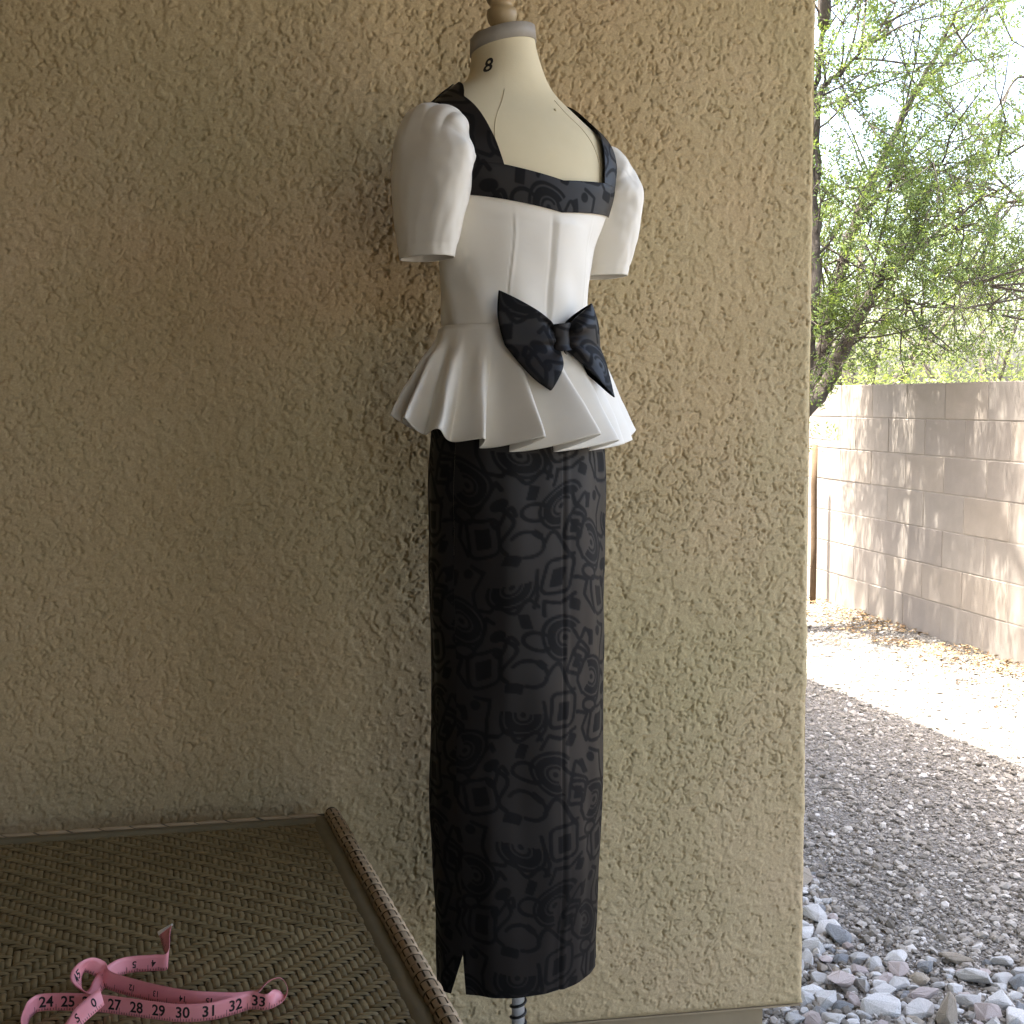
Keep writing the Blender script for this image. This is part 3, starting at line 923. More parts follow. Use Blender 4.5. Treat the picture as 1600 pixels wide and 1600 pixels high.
# neck band, plate and knob
def ring_strip(z0, z1, off, n=64):
    thh = np.linspace(0, 2 * np.pi, n, endpoint=False)
    rows = [(z0, off - .002), (z0, off), (z1, off), (z1 + .0015, off - .002), (z1 + .0015, -.03)]
    A = np.concatenate([neck_tilt(surf(thh, np.full(n, z), o)) for z, o in rows])
    return A, grid_faces(n, len(rows), True)
v, f = ring_strip(NT - .0005, NT + .0215, 0.0022)
band = obj('neck_band', v, f, M_BAND, form)
topc = neck_tilt(to_world(0, -.018, NT + .020)[None])[0]
tl = Matrix.Translation(Vector(topc)) @ Matrix.Rotation(R(-3), 4, 'Y')
mb = MB()
mb.lathe([(.046, -.008), (.046, .0005), (.030, .0012), (.018, .002), (.0165, .006), (.015, .010), (.0175, .013), (.0215, .020), (.0238, .030), (.0225, .037), (.0175, .040), (.0165, .043), (.0185, .046), (.0215, .050), (.0225, .058), (.020, .066), (.014, .070), (.0135, .076), (.017, .084), (.018, .094), (.013, .106), (.004, .112)], 40, tl)
mb.build('neck_knob', M_WOOD, form)
# pole with spring, base
mb = MB(); mb.tube([(0, 0, .03), (0, 0, 1.0)], .0105, 20); mb.build('pole', M_STEEL, form)
mb = MB()
hel = [(math.cos(a) * .0122, math.sin(a) * .0122, .10 + a / (2 * math.pi) * .0185) for a in np.linspace(0, 2 * math.pi * 12, 12 * 22)]
mb.tube(hel, .0022, 7); mb.build('spring', M_SPRING, form)
mb = MB()
mb.lathe([(.045, .02), (.045, .05), (.03, .07), (.018, .10)], 24)
for k in range(4):
    a = k * math.pi / 2 + .4
    c, s = math.cos(a), math.sin(a)
    mb.tube([(0, 0, .045), (c * .12, s * .12, .05), (c * .24, s * .24, .028)], [.018, .015, .012], 8)
    mb.tube([(c * .24 - .008, s * .24, .014), (c * .24 + .008, s * .24, .014)], .014, 12)
mb.build('base', M_IRON, form)

# text helper -------------------------------------------------------
def text_mesh(s, size):
    cu = bpy.data.curves.new('t', 'FONT'); cu.body = s; cu.size = size; cu.align_x = 'CENTER'; cu.align_y = 'CENTER'
    cu.resolution_u = 3; cu.offset = size * 0.022
    ob = bpy.data.objects.new('t', cu); COL.objects.link(ob)
    dg = bpy.context.evaluated_depsgraph_get()
    me = ob.evaluated_get(dg).to_mesh()
    v = [tuple(x.co) for x in me.vertices]; f = [tuple(p.vertices) for p in me.polygons]
    bpy.data.objects.remove(ob); bpy.data.curves.remove(cu)
    return v, f
def bold(v, f, e):
    return v, f
# size number on the neck
h = hit_body(766, 99, 0.0006)
v, f = text_mesh('8', 0.034)
pts = []
for x, y, _ in v:
    # local arc length -> angle, wide of the picture runs to smaller th
    a = prof(h[2])[0]
    pts.append(neck_tilt(surf(np.array(h[3] - x * 0.85 / 0.053), np.array(h[2] + y), 0.0007)))
obj('size_number', np.array(pts).reshape(-1, 3), f, M_INK, form, False)
# pin tuft on the upper back
h = hit_body(867, 172, 0)
mb = MB(); p = Vector(surf(np.array(h[3]), np.array(h[2]), 0.0)); mb.tube([p - FB * .002, p + FB * .0015, p + FB * .002], [.0028, .0022, .0008], 8); mb.build('pin', M_SEAM, form)

# ------------------------------------------------------------------ jacquard motif
def seg_d(x, y, pts):
    d = np.full(x.shape, 1e3)
    for (ax, ay), (bx, by) in zip(pts[:-1], pts[1:]):
        vx, vy = bx - ax, by - ay
        t = np.clip(((x - ax) * vx + (y - ay) * vy) / (vx * vx + vy * vy + 1e-9), 0, 1)
        d = np.minimum(d, np.hypot(x - ax - t * vx, y - ay - t * vy))
    return d
def rbox(x, y, cx, cy, hx, hy, r, ang=0):
    c, s = math.cos(ang), math.sin(ang)
    X = (x - cx) * c + (y - cy) * s; Y = -(x - cx) * s + (y - cy) * c
    qx = np.abs(X) - hx + r; qy = np.abs(Y) - hy + r
    return np.hypot(np.maximum(qx, 0), np.maximum(qy, 0)) + np.minimum(np.maximum(qx, qy), 0) - r
def curve(fn, n=18):
    return [fn(t) for t in np.linspace(0, 1, n)]
def motif(u, v):
    """black figure of the cloth, 0..1, repeats every 20 cm; u, v in metres"""
    W = 20.0
    u = np.asarray(u); v = np.asarray(v)
    u, v = (u + .007 * np.sin(v * 23 + u * 9) + .004 * np.sin(v * 51 + 1)) * 100, (v + .007 * np.sin(u * 27 + v * 7 + .5) + .004 * np.sin(u * 61)) * 100
    X = u % W; Y = (v + np.floor(u / W) * W * 0.5) % W
    out = np.zeros(X.shape)
    def fill(d, e=0.10):
        nonlocal out
        out = np.maximum(out, 1 - sstep(-e, e, d))
    for ox in (-W, 0, W):
        for oy in (-W, -W / 2, 0, W / 2, W):
            if (ox == 0) != (oy % W == 0): continue
            x = X - ox; y = Y - oy
            if not ((x > -7) & (x < W + 7) & (y > -7) & (y < W + 7)).any(): continue
            lw = 0.30
            # framed squares
            fill(np.abs(rbox(x, y, 3.2, 16.4, 2.2, 2.5, 1.0, .05)) - lw); fill(rbox(x, y, 3.2, 16.2, 1.05, 1.35, .25, .05))
            fill(rbox(x, y, 14.8, 3.6, 1.15, 1.5, .25, -.04)); fill(np.abs(rbox(x, y, 14.8, 3.6, 2.3, 2.7, 1.1, -.04)) - lw)
            fill(rbox(x, y, 8.4, 9.6, 0.75, 1.15, .2, .08))
            # rainbow arcs
            for (cx, cy, a0, a1) in ((9.6, 15.2, 2.9, 6.6), (3.6, 7.0, -1.7, 2.6), (17.2, 11.0, 1.0, 5.4)):
                r = np.hypot(x - cx, y - cy); a = np.mod(np.arctan2(y - cy, x - cx) - a0, 2 * np.pi)
                inside = a < (a1 - a0)
                for r0, w in ((1.15, .20), (2.15, .58), (3.25, .26)):
                    fill(np.where(inside, np.abs(r - r0) - w, 9))
                fill(np.hypot(x - cx, y - cy) - 0.42)
            # blobs
            fill(np.hypot((x - 12.6) / 1.25, (y - 8.2)) - 0.95); fill(rbox(x, y, 7.0, 3.2, .8, .55, .3, .6)); fill(rbox(x, y, 18.6, 17.0, .55, 1.2, .2, -.1))
            # wandering lines
            fill(seg_d(x, y, curve(lambda t: (6.0 + 6.5 * t, 12.0 + 1.0 * math.sin(t * 9)))) - lw)
            fill(seg_d(x, y, curve(lambda t: (11.4 + 1.0 * math.sin(t * 7), 0.5 + 7 * t))) - lw)
            fill(seg_d(x, y, curve(lambda t: (6.2 - 5.2 * t, 1.2 + 2.2 * math.sin(t * 5)))) - lw)
            fill(seg_d(x, y, [(12.6, 12.4), (14.6, 13.2), (15.0, 15.6), (14.2, 18.6), (16.4, 19.6)]) - lw)
            fill(seg_d(x, y, [(6.6, 17.6), (5.9, 13.6), (6.6, 11.8)]) - lw)
            fill(seg_d(x, y, curve(lambda t: (7.5 + 2.0 * math.cos(t * 6.28), 6.6 + 1.35 * math.sin(t * 6.28)))) - lw)
            fill(seg_d(x, y, curve(lambda t: (17.6 + 1.5 * math.cos(t * 6.28), 6.6 + 1.0 * math.sin(t * 6.28)))) - lw)
            fill(seg_d(x, y, [(12.6, 10.4), (13.4, 11.6), (15.2, 8.0), (16.0, 7.2)]) - lw)
            fill(rbox(x, y, 10.6, 19.4, 1.3, .8, .3, .3)); fill(rbox(x, y, 0.6, 11.6, .9, .9, .4, .4)); fill(np.hypot(x - 16.6, y - 18.3) - .8)
            fill(seg_d(x, y, curve(lambda t: (8.6 + 2.6 * math.cos(t * 4.2 + .6), 1.6 + 2.0 * math.sin(t * 4.2 + .6)))) - lw)
            fill(seg_d(x, y, curve(lambda t: (10.2 + 3.2 * t, 6.2 + 1.3 * math.sin(t * 6)))) - lw)
            fill(seg_d(x, y, [(0.2, 13.2), (2.6, 12.2), (5.0, 12.8), (5.6, 10.6)]) - lw)
            fill(np.abs(rbox(x, y, 20.2, 14.6, 1.5, 1.1, .7, .5)) - lw); fill(rbox(x, y, 0.9, 3.2, .7, 1.0, .25, .3)); fill(np.abs(rbox(x, y, 0.9, 3.2, 1.5, 1.8, .7, .3)) - lw)
            fill(seg_d(x, y, curve(lambda t: (19.0 + 3.0 * t, 17.2 + .8 * math.sin(t * 7)))) - lw)
            fill(seg_d(x, y, [(19.4, 8.4), (20.4, 10.2), (20.2, 12.6)]) - lw)
            fill(seg_d(x, y, [(17.2, 1.0), (18.6, 3.0), (18.0, 5.2), (20.4, 5.6)]) - lw)
    return np.clip(out, 0, 1)
def set_motif(o, vals):
    at = o.data.attributes.new('motif', 'FLOAT', 'POINT')
    at.data.foreach_set('value', np.asarray(vals, np.float32).ravel())

# ------------------------------------------------------------------ skirt
skirt = empty('long_skirt', F0)
tag(skirt, 'straight black jacquard skirt with side slit and tone on tone retro figures', 'skirt')
HEM = 0.288; SLIT_Z = 0.352; SLIT = R(70)
SP = np.array([(0.25, .1385, .110, .100), (0.45, .1435, .116, .103), (0.80, .148, .121, .106), (1.05, .151, .126, .108), (1.15, .146, .122, .106), (1.22, .134, .112, .098), (1.28, .119, .100, .09), (1.315, .114, .096, .088)])
nt_, nk = 390, 460
zz = np.linspace(HEM, 1.31, nk); tt = np.linspace(SLIT, SLIT + 2 * np.pi, nt_)
TT, Z = np.meshgrid(tt, zz)
rel = (TT - SLIT) / (2 * np.pi)
opn = np.clip((SLIT_Z - Z) / (SLIT_Z - HEM), 0, 1)
near0 = np.exp(-(rel / .05) ** 2); near1 = np.exp(-((1 - rel) / .05) ** 2)
TTs = TT + near0 * opn * R(8.5) - near1 * opn * R(1.5)
a = smooth_interp(Z, SP[:, 0], SP[:, 1], .03); bb = smooth_interp(Z, SP[:, 0], SP[:, 2], .03); bf = smooth_interp(Z, SP[:, 0], SP[:, 3], .03)
c, s = np.cos(TTs), np.sin(TTs)
b = np.where(c > 0, bb, bf)
wob = 0.0016 * np.sin(3 * TT + 5 * Z) + 0.0012 * np.sin(7 * TT - 9 * Z) + 0.0016 * np.sin(2 * TT + 17 * Z) * sstep(1.1, .5, Z)
# seam dents: centre back and side back
dth = (TT + np.pi) % (2 * np.pi) - np.pi
wob = wob - 0.0016 * np.exp(-((dth + 0.02) / .012) ** 2) + 0.0012 * np.exp(-((dth + 0.07) / .03) ** 2)
wob = wob + 0.0011 * np.repeat(field(nt_, nk // 5 + 1, .0023, .05, 61), 5, axis=0)[:nk] * 0 + 0.0013 * field(nt_, nk, .0023, .10, 62) + 0.0010 * np.array([np.interp(zz, np.linspace(.2, 1.4, 40), col) for col in field(nt_, 40, .0023, .03, 63).T]).T
flare = near0 * opn * 0.010 
pw = 2.0
S_ = (a + wob + flare) * s; T_ = (b + wob + flare) * c
hemdip = 0.0
P = to_world(S_, T_, Z + 0.003 * np.sin(2 * TT) * sstep(.4, HEM, Z))
sk = obj('skirt_cloth', P.reshape(-1, 3), grid_faces(nt_, nk), M_JAC, skirt)
arc = TT * 0.128
set_motif(sk, motif(arc + 0.028, Z + 0.03))
# waistband under the peplum
thh = np.linspace(0, 2 * np.pi, 64, endpoint=False)
wb = np.concatenate([to_world((.1165 + o) * np.sin(thh), np.where(np.cos(thh) > 0, .0985, .0905) * np.cos(thh) + o * np.cos(thh), np.full(64, z)) for z, o in ((1.285, .001), (1.312, -.001))])
wbo = obj('waistband', wb, grid_faces(64, 2, True), M_JAC, skirt); set_motif(wbo, np.ones(128) * .5)

# ------------------------------------------------------------------ blouse
blouse = empty('peplum_blouse', F0)
tag(blouse, 'white puff sleeved peplum blouse with black square neckline trim and black back bow', 'blouse')
OFF = 0.006
WAIST = 1.312
nt_, nk = 360, 100
zz = np.linspace(WAIST - .004, 1.553, nk); tt = np.linspace(-np.pi, np.pi, nt_)
TT, Z = np.meshgrid(tt, zz)
o_ = OFF + np.zeros_like(TT)
def groove(c, w): return np.exp(-((TT - c) / w) ** 2)
prin = 0.66 - 0.10 * sstep(1.32, 1.52, Z)
for sgn in (1, -1):
    o_ -= 0.0012 * groove(sgn * prin, .006)
    o_ += 0.0007 * groove(sgn * (prin - .03), .018)
# lapped centre back opening: left panel stands over the right one
o_ += 0.0034 * sstep(.10, .02, TT) * sstep(-.5, -.02, TT)
o_ -= 0.0016 * groove(.105, .010)
o_ += 0.0005 * field(nt_, nk, .0022, .045, 71)
o_ += 0.0022 * np.sin(6 * TT + 20 * Z) * sstep(1.42, 1.33, Z) * 0.5 + 0.0012 * np.sin(11 * TT - 30 * Z) * sstep(1.50, 1.36, Z)
o_ += 0.0015 * np.sin(4.1 * TT + 2) * np.sin(18 * Z)
P = surf(TT, Z, o_)
BOD = (TT, Z, o_)
bo = None and obj('bodice', P.reshape(-1, 3), grid_faces(nt_, nk), M_WHITE, blouse)

# black neckline trim, mirrored about the centre back
inner = [(787, 257), (760, 204), (735, 163), (721, 145)]
outer = [(735, 280), (739, 258), (724, 219), (700, 187), (684, 165), (672, 152)]
bot = [(727, 304), (796, 315), (844, 326), (869, 331)]
topb = [(787, 257), (835, 270), (868, 280)]
def hits(lst):
    out = []
    for x, y in lst:
        for k in range(60):
            q = hit_body(x + k * .7, y + k, .008)
            if q is not None: break
        out.append(q)
    return out
hi_, ho_, hb_, ht_ = hits(inner), hits(outer), hits(bot), hits(topb)
for nm, hh in (('inner', hi_), ('outer', ho_), ('bot', hb_), ('top', ht_)):
    print(nm, [None if q is None else tuple(round(k, 4) for k in q) for q in hh])
z_top = hi_[0][2]; s_cor = hi_[0][0]
z_botc = hb_[-1][2]; z_botl = hb_[0][2]
z_topc = ht_[-1][2]
top_t = np.interp(np.abs(TT), [0, .6, 1.2, 3.2], [z_botc + .018, z_botl + .012, z_botl + .016, z_botl + .016])
Z = (WAIST - .004) + (Z - (WAIST - .004)) / (1.553 - WAIST + .004) * (top_t - WAIST + .004)
o_ = OFF + (o_ - OFF) * np.clip(.25 + sstep(z_botc - .002, z_botc - .022, Z), 0, 1)
obj('bodice', surf(TT, Z, o_).reshape(-1, 3), grid_faces(nt_, nk), M_WHITE, blouse)
def ridge_z(s):
    """height of the shoulder ridge at lateral distance s"""
    zq = np.linspace(1.575, 1.72, 400)
    aq = prof(zq)[0]
    return np.interp(-np.asarray(s), -aq, zq)
TO = 0.0090
def pt_sz(s, z, off, front=False):
    a, bb, bf, yc = prof(z)
    b = (bf if front else bb) + off
    q = np.clip(1 - (s / (a + off)) ** 2, 0, 1)
    return to_world(s, yc + (-1 if front else 1) * b * np.sqrt(q), z)
trim = empty('neckline_trim', (0, 0, 0)); trim.parent = blouse
def trim_piece(S2, Z2, off, front, name='trim_panel', label=None):
    P = pt_sz(S2, Z2, off, front)
    nv_, nu_ = S2.shape
    o = obj(name, P.reshape(-1, 3), grid_faces(nu_, nv_), M_JAC, trim)
    set_motif(o, motif(S2 * 1.0 + .013, Z2 * 1.05 + .31))
    m = o.modifiers.new('thickness', 'SOLIDIFY'); m.thickness = .0018; m.offset = 0
    return o
s_out_low = max(ho_[0][0], hb_[0][0])
out_s = np.interp(np.linspace(0, 1, 60), np.linspace(0, 1, len(ho_)), [q[0] for q in ho_])
# bottom band of the back
ss = np.linspace(-s_out_low, s_out_low, 220); vv = np.linspace(0, 1, 46)
SS, VV = np.meshgrid(ss, vv)
q = np.abs(SS) / s_out_low
ztop_s = np.where(np.abs(SS) < s_cor, z_topc + (z_top - z_topc) * np.clip(np.abs(SS) / s_cor, 0, 1), z_top)
zbot_s = z_botc + (z_botl - z_botc) * q
trim_piece(SS, zbot_s + (ztop_s - zbot_s) * VV, TO, False)
# front band, plain square neckline of the same height
trim_piece(SS, zbot_s + .01 + (ztop_s - zbot_s) * VV, TO, True)
# straps
for sg in (1, -1):
    for front in (False, True):
        tau = np.linspace(0, 1, 70); kk = np.linspace(0, 1, 40)
        KK, TA = np.meshgrid(kk, tau)
        s_in = np.interp(TA, [0, .55, .85, 1], [s_cor, hi_[1][0], hi_[2][0], 0.098])
        s_ot = np.interp(TA, [0, .25, .6, 1], [s_out_low, s_out_low + .010, ho_[3][0] + .006, 0.150])
        s_ = s_in + (s_ot - s_in) * KK
        zr = ridge_z(np.minimum(s_, .156) - TO)
        z_ = z_top - .0005 + (zr - z_top) * TA
        a = prof(z_)[0] + TO
        s_ = np.minimum(s_, a * 0.9999)
        trim_piece(sg * s_, z_, TO, front)

# sleeves
SLV = [ # s,     t,    z,    dir,  ru,   rw
    (.120, .016, 1.555, 0, .054, .056), (.136, .018, 1.565, 24, .068, .060), (.148, .020, 1.560, 48, .078, .056), (.155, .021, 1.540, 70, .082, .050),
    (.159, .020, 1.512, 82, .081, .046), (.161, .018, 1.480, 88, .075, .042), (.163, .016, 1.442, 90, .063, .036), (.165, .014, 1.400, 90, .050, .030)]
def sleeve(sg, seed):
    n = 160; m = 90
    tk = np.linspace(0, len(SLV) - 1, m)
    A = np.array(SLV)
    cols = [smooth_interp(tk, np.arange(len(SLV)), A[:, k], .35) for k in range(6)]
    al = np.linspace(0, 2 * np.pi, n, endpoint=False)
    r = np.random.default_rng(seed)
    wr_ = field(n, m, .0032, .022, 80 + seed) * .55 + field(n, m, .0032, .05, 90 + seed)
    P = np.empty((m, n, 3))
    for k in range(m):
        s0, t0, z0, di, ru, rw = [c_[k] for c_ in cols]
        di = math.radians(di)
        x = k / (m - 1)
        top = np.clip(np.cos(al), 0, 1) ** 1.2            # upper / outer side
        pleat = np.abs(np.sin(5.5 * al + seed * .7 + .8 * np.sin(2 * al))) ** .6 - .6
        gat = .085 * math.exp(-((x - .20) / .13) ** 2) * pleat * (.35 + .65 * top) + .0 * math.exp(-((x - .13) / .13) ** 2) * np.sin(9 * al + seed) * top + .018 * math.exp(-((x - .22) / .14) ** 2) * np.sin(17 * al + 1 + 3 * x) * top
        gat = gat + .030 * np.sin(3 * al + 5 * x + seed) * math.exp(-((x - .55) / .25) ** 2) + .022 * np.sin(2 * al - 5 * x + seed) - .10 * math.exp(-((x - .30 - .10 * np.sin(al * 1.0)[0]) / .07) ** 2) * np.exp(-((al - 1.1) / .5) ** 2)
        f = 1 + gat + .016 * wr_[k] - .020 * math.exp(-((x - .93) / .012) ** 2)
        wv = np.cos(al) * rw * f; uv = np.sin(al) * ru * f
        s_ = s0 + wv * math.sin(di); z_ = z0 + wv * math.cos(di)
        t_ = t0 + uv
        P[k] = to_world(sg * s_, t_, z_) if sg > 0 else to_world(-(s_ + .012), t_ - .016, z_ - .006)
    o = obj('sleeve', P.reshape(-1, 3), grid_faces(n, m, True), M_WHITE, blouse)
    md = o.modifiers.new('thickness', 'SOLIDIFY'); md.thickness = .0016; md.offset = -1
    # narrow stitched hem
    ringp = [Vector(p) for p in P[-5]]
    ringp.append(ringp[0])
    return o
sleeve(1, 1); sleeve(-1, 2)

# peplum with deep rolled folds
NF = 18
m, n = 60, 800
ta = np.linspace(0, 2 * np.pi, n)
x = np.linspace(0, 1, m)
TA, Xx = np.meshgrid(ta, x)
ph = NF * TA + .55 * np.sin(2 * TA + 1.0) + .5 * np.sin(3 * TA + 2.2) + 0.6
amp = 1 + .28 * np.sin(3 * TA + .5) + .2 * np.sin(5 * TA)
g = sstep(.03, 1.0, Xx) * .55 + Xx * .45
TH = TA + (2.7 / NF) * amp * np.sin(ph) * g
Lw = .170 + .022 * np.cos(TA) - .004 * np.sin(TA)
g2 = Xx * (.55 + .45 * sstep(0, .4, Xx))
dr = (.058 + .010 * np.sin(4 * TA + 1.2) + .0245 * amp * np.cos(ph + 1.65)) * g2 + .0010 * field(n, m, .0027, .03, 95) * Xx
dr = np.minimum(dr, Lw * Xx * .9)
Z = WAIST - np.sqrt(np.maximum((Lw * Xx) ** 2 - dr ** 2, 1e-9))
a, bb, bf, yc = prof(np.full_like(Xx, WAIST))
c, s = np.cos(TH), np.sin(TH)
ra = a + OFF + .002 + dr; rb = np.where(c > 0, bb, bf) + OFF + .002 + dr
skA = smooth_interp(Z, SP[:, 0], SP[:, 1], .03) + .005; skB = np.where(c > 0, smooth_interp(Z, SP[:, 0], SP[:, 2], .03), smooth_interp(Z, SP[:, 0], SP[:, 3], .03)) + .005
def smax(p, q, k=.006): return .5 * (p + q + np.sqrt((p - q) ** 2 + k * k))
ra = np.where(Xx > .02, smax(ra, skA), ra); rb = np.where(Xx > .02, smax(rb, skB), rb)
P = to_world(ra * s, rb * c + yc, Z)
pe = obj('peplum', P.reshape(-1, 3), grid_faces(n, m), M_WHITE, blouse)
md = pe.modifiers.new('thickness', 'SOLIDIFY'); md.thickness = .0014; md.offset = 1

# bow at the back waist
bow = empty('bow', (0, 0, 0)); bow.parent = blouse
kc = hit_body(863, 528, .012)
kp = Vector(to_world(kc[0], kc[1], kc[2]))
E1 = -FL; E2 = Vector((0, 0, 1)); E3 = FB
def bow_pt(x, y, d):
    # the ends follow the curve of the back
    bend = -1.6 * x * x + .60 * max(0.0, -y - .012)
    return kp + E1 * x + E2 * y + E3 * (d + bend)
def lobe(top, bottom, outer_, seed, off):
    nu_, nv_ = 60, 70
    def cv(pts, t):
        p = catmull([Vector((a, b, 0)) for a, b in pts], 10); k = t * (len(p) - 1); i = min(int(k), len(p) - 2)
        return p[i].lerp(p[i + 1], k - i)
    V = []; Mv = []
    for layer in (1, -1):
        for j in range(nv_):
            v = j / (nv_ - 1)
            for i in range(nu_):
                u = i / (nu_ - 1)
                A = cv(top, u); B = cv(bottom, u); O = cv(outer_, v)
                I = cv([top[0], bottom[0]], v)
                c00, c10, c01, c11 = Vector((*top[0], 0)), Vector((*top[-1], 0)), Vector((*bottom[0], 0)), Vector((*bottom[-1], 0))
                p = A * (1 - v) + B * v + I * (1 - u) + O * u - (c00 * (1 - u) * (1 - v) + c10 * u * (1 - v) + c01 * (1 - u) * v + c11 * u * v)
                puff = math.sin(math.pi * min(1, u ** .75)) ** .8 if 0 < u < 1 else 0
                d = layer * (.0165 * puff * (0.35 + 0.65 * math.sin(math.pi * v) ** .5 if 0 < v < 1 else .35) + .0006) 
                d += .0048 * math.sin(14 * v + seed) * (1 - u) ** 1.5 * min(1, u * 6) + .0022 * math.sin(23 * v + 5 * u) * (1 - u) ** 2 + .0035 * math.sin(5 * v + 4 * u + seed) * u
                V.append(bow_pt(p.x, p.y, off + d))
                Mv.append((p.x + .5 + seed * .07, p.y + .5))
    F = grid_faces(nu_, nv_)
    F2 = F + nu_ * nv_
    F = np.concatenate([F, F2[:, ::-1]])
    o = obj('bow_loop', V, F, M_JAC, bow)
    Mv = np.array(Mv)
    set_motif(o, motif(Mv[:, 0] * 1.0, Mv[:, 1] * 1.0))
    md = o.modifiers.new('thickness', 'SOLIDIFY'); md.thickness = .0012; md.offset = 0
lobe([(-.012, .016), (-.05, .042), (-.093, .066)], [(-.008, -.018), (-.012, -.042), (-.040, -.078)], [(-.093, .066), (-.096, .026), (-.086, -.018), (-.064, -.058), (-.040, -.078)], 1, .014)
lobe([(.012, .016), (.035, .034), (.064, .052)], [(.010, -.018), (.036, -.046), (.074, -.088)], [(.064, .052), (.084, .016), (.090, -.035), (.074, -.088)], 4, .016)
# knot
V = []; nr, nc = 22, 26
for i in range(nr):
    y = -.020 + .040 * i / (nr - 1)
    for j in range(nc):
        a_ = 2 * math.pi * j / nc
        rr_ = .0165 + .002 * math.cos(2 * math.pi * i / (nr - 1)) + .0012 * math.sin(a_ * 5 + i * .5)
        V.append(bow_pt(math.cos(a_) * rr_, y + .002 * math.cos(a_), .018 + math.sin(a_) * .013))
ko = obj('bow_knot', V, grid_faces(nc, nr, True), M_JAC, bow)
vv = np.array([tuple(p) for p in V]); set_motif(ko, motif(vv[:, 0] * 1.2 + .2, vv[:, 2] * 1.2 + .13))

# ================================================================== WICKER TABLE
TZ = 0.505
C0 = on_z(512, 1277, TZ)                  # corner by the wall
Cb = on_z(0, 1311, TZ)                    # along the back edge
Cs = on_z(688, 1600, TZ)                  # along the side edge
eu = (Cb - C0).normalized(); ev = (Cs - C0).normalized()
table = empty('wicker_table', (C0.x, C0.y, 0))
tag(table, 'low brown woven wicker table with a wrapped rolled edge against the wall', 'table')
LU, LV = 0.98, 0.92
def tp(u, v, z=0.0):
    return eu * u + ev * v + Vector((0, 0, TZ + z))
# support sheet, apron, legs
mb = MB()
v = [tp(0, 0, -.006), tp(LU, 0, -.006), tp(LU, LV, -.006), tp(0, LV, -.006), tp(0, 0, -.05), tp(LU, 0, -.05), tp(LU, LV, -.05), tp(0, LV, -.05)]
mb.add(v, [(0, 1, 2, 3), (7, 6, 5, 4), (0, 4, 5, 1), (1, 5, 6, 2), (2, 6, 7, 3), (3, 7, 4, 0)])
mb.build('table_core', M_WDARK, table, False)
for (u, v_) in ((.04, .04), (LU - .04, .04), (.04, LV - .04), (LU - .04, LV - .04)):
    p = tp(u, v_); mb = MB(); mb.tube([(p.x, p.y, 0), (p.x, p.y, .25), (p.x, p.y, TZ - .045)], [.018, .02, .022], 14); mb.build('leg', M_WICKER, table)
# woven top: 3/3 twill that turns into a chevron
c = 0.0084; B0 = 0.040
niu = int((LU - 0.03) / c); niv = int((LV - B0) / c)
j_turn = 52
def over(i, j):
    k = i + j if j < j_turn else i - j + 2 * j_turn
    return (k % 6) < 3
V = []; F = []
wr = random.Random(3)
def float_strip(ctr, along, across, L, w, h):
    o = len(V); nseg = 6
    jit = wr.gauss(0, .0004); hz = h * wr.uniform(.8, 1.25)
    for k in range(nseg + 1):
        t = k / nseg
        zc = hz * math.sin(math.pi * t) ** .6 - .0016 if 0 < t < 1 else -.0035
        for q, dz in ((-.5, -.0011), (-.2, 0), (.2, 0), (.5, -.0011)):
            p = ctr + along * ((t - .5) * L) + across * (q * w + jit)
            V.append((p.x, p.y, p.z + zc + dz))
    for k in range(nseg):
        for q in range(3):
            F.append((o + k * 4 + q, o + k * 4 + q + 1, o + k * 4 + 5 + q, o + k * 4 + 4 + q))
ustart = 0.026
for i in range(niu):
    j = 0
    while j < niv:
        if over(i, j):
            j0 = j
            while j < niv and over(i, j) and j - j0 < 5: j += 1
            L = (j - j0) * c + .003
            float_strip(tp(ustart + (i + .5) * c, B0 * .6 + (j0 + j) / 2 * c), ev, eu, L, c * .98, .0022)
        else: j += 1
for j in range(niv):
    i = 0
    while i < niu:
        if not over(i, j):
            i0 = i
            while i < niu and not over(i, j) and i - i0 < 5: i += 1
            L = (i - i0) * c + .003
            float_strip(tp(ustart + (i0 + i) / 2 * c, B0 * .6 + (j + .5) * c), eu, ev, L, c * .98, .0018)
        else: i += 1
o = obj('woven_top', V, F, M_WICKER, table); o['kind'] = 'stuff'
# flat border strip between weave and roll
mb = MB()
ns = 60
vs = []
for k in range(ns + 1):
    t = LV * k / ns
    for q, z in ((0.002, .0005), (0.007, .0032), (0.020, .0028), (0.027, -.002)):
        vs.append(tp(q, t, z + .0006 * math.sin(k * .7)))
F = [(k * 4 + q, k * 4 + q + 1, k * 4 + 5 + q, k * 4 + 4 + q) for k in range(ns) for q in range(3)]
obj('side_border', vs, F, M_WBAND, table)
vs = []
for k in range(ns + 1):
    t = LU * k / ns
    for q, z in ((-.004, -.002), (0.002, .0028), (0.018, .0030), (0.026, -.002)):
        vs.append(tp(t, q, z))
obj('back_border', vs, F, M_WBAND, table)
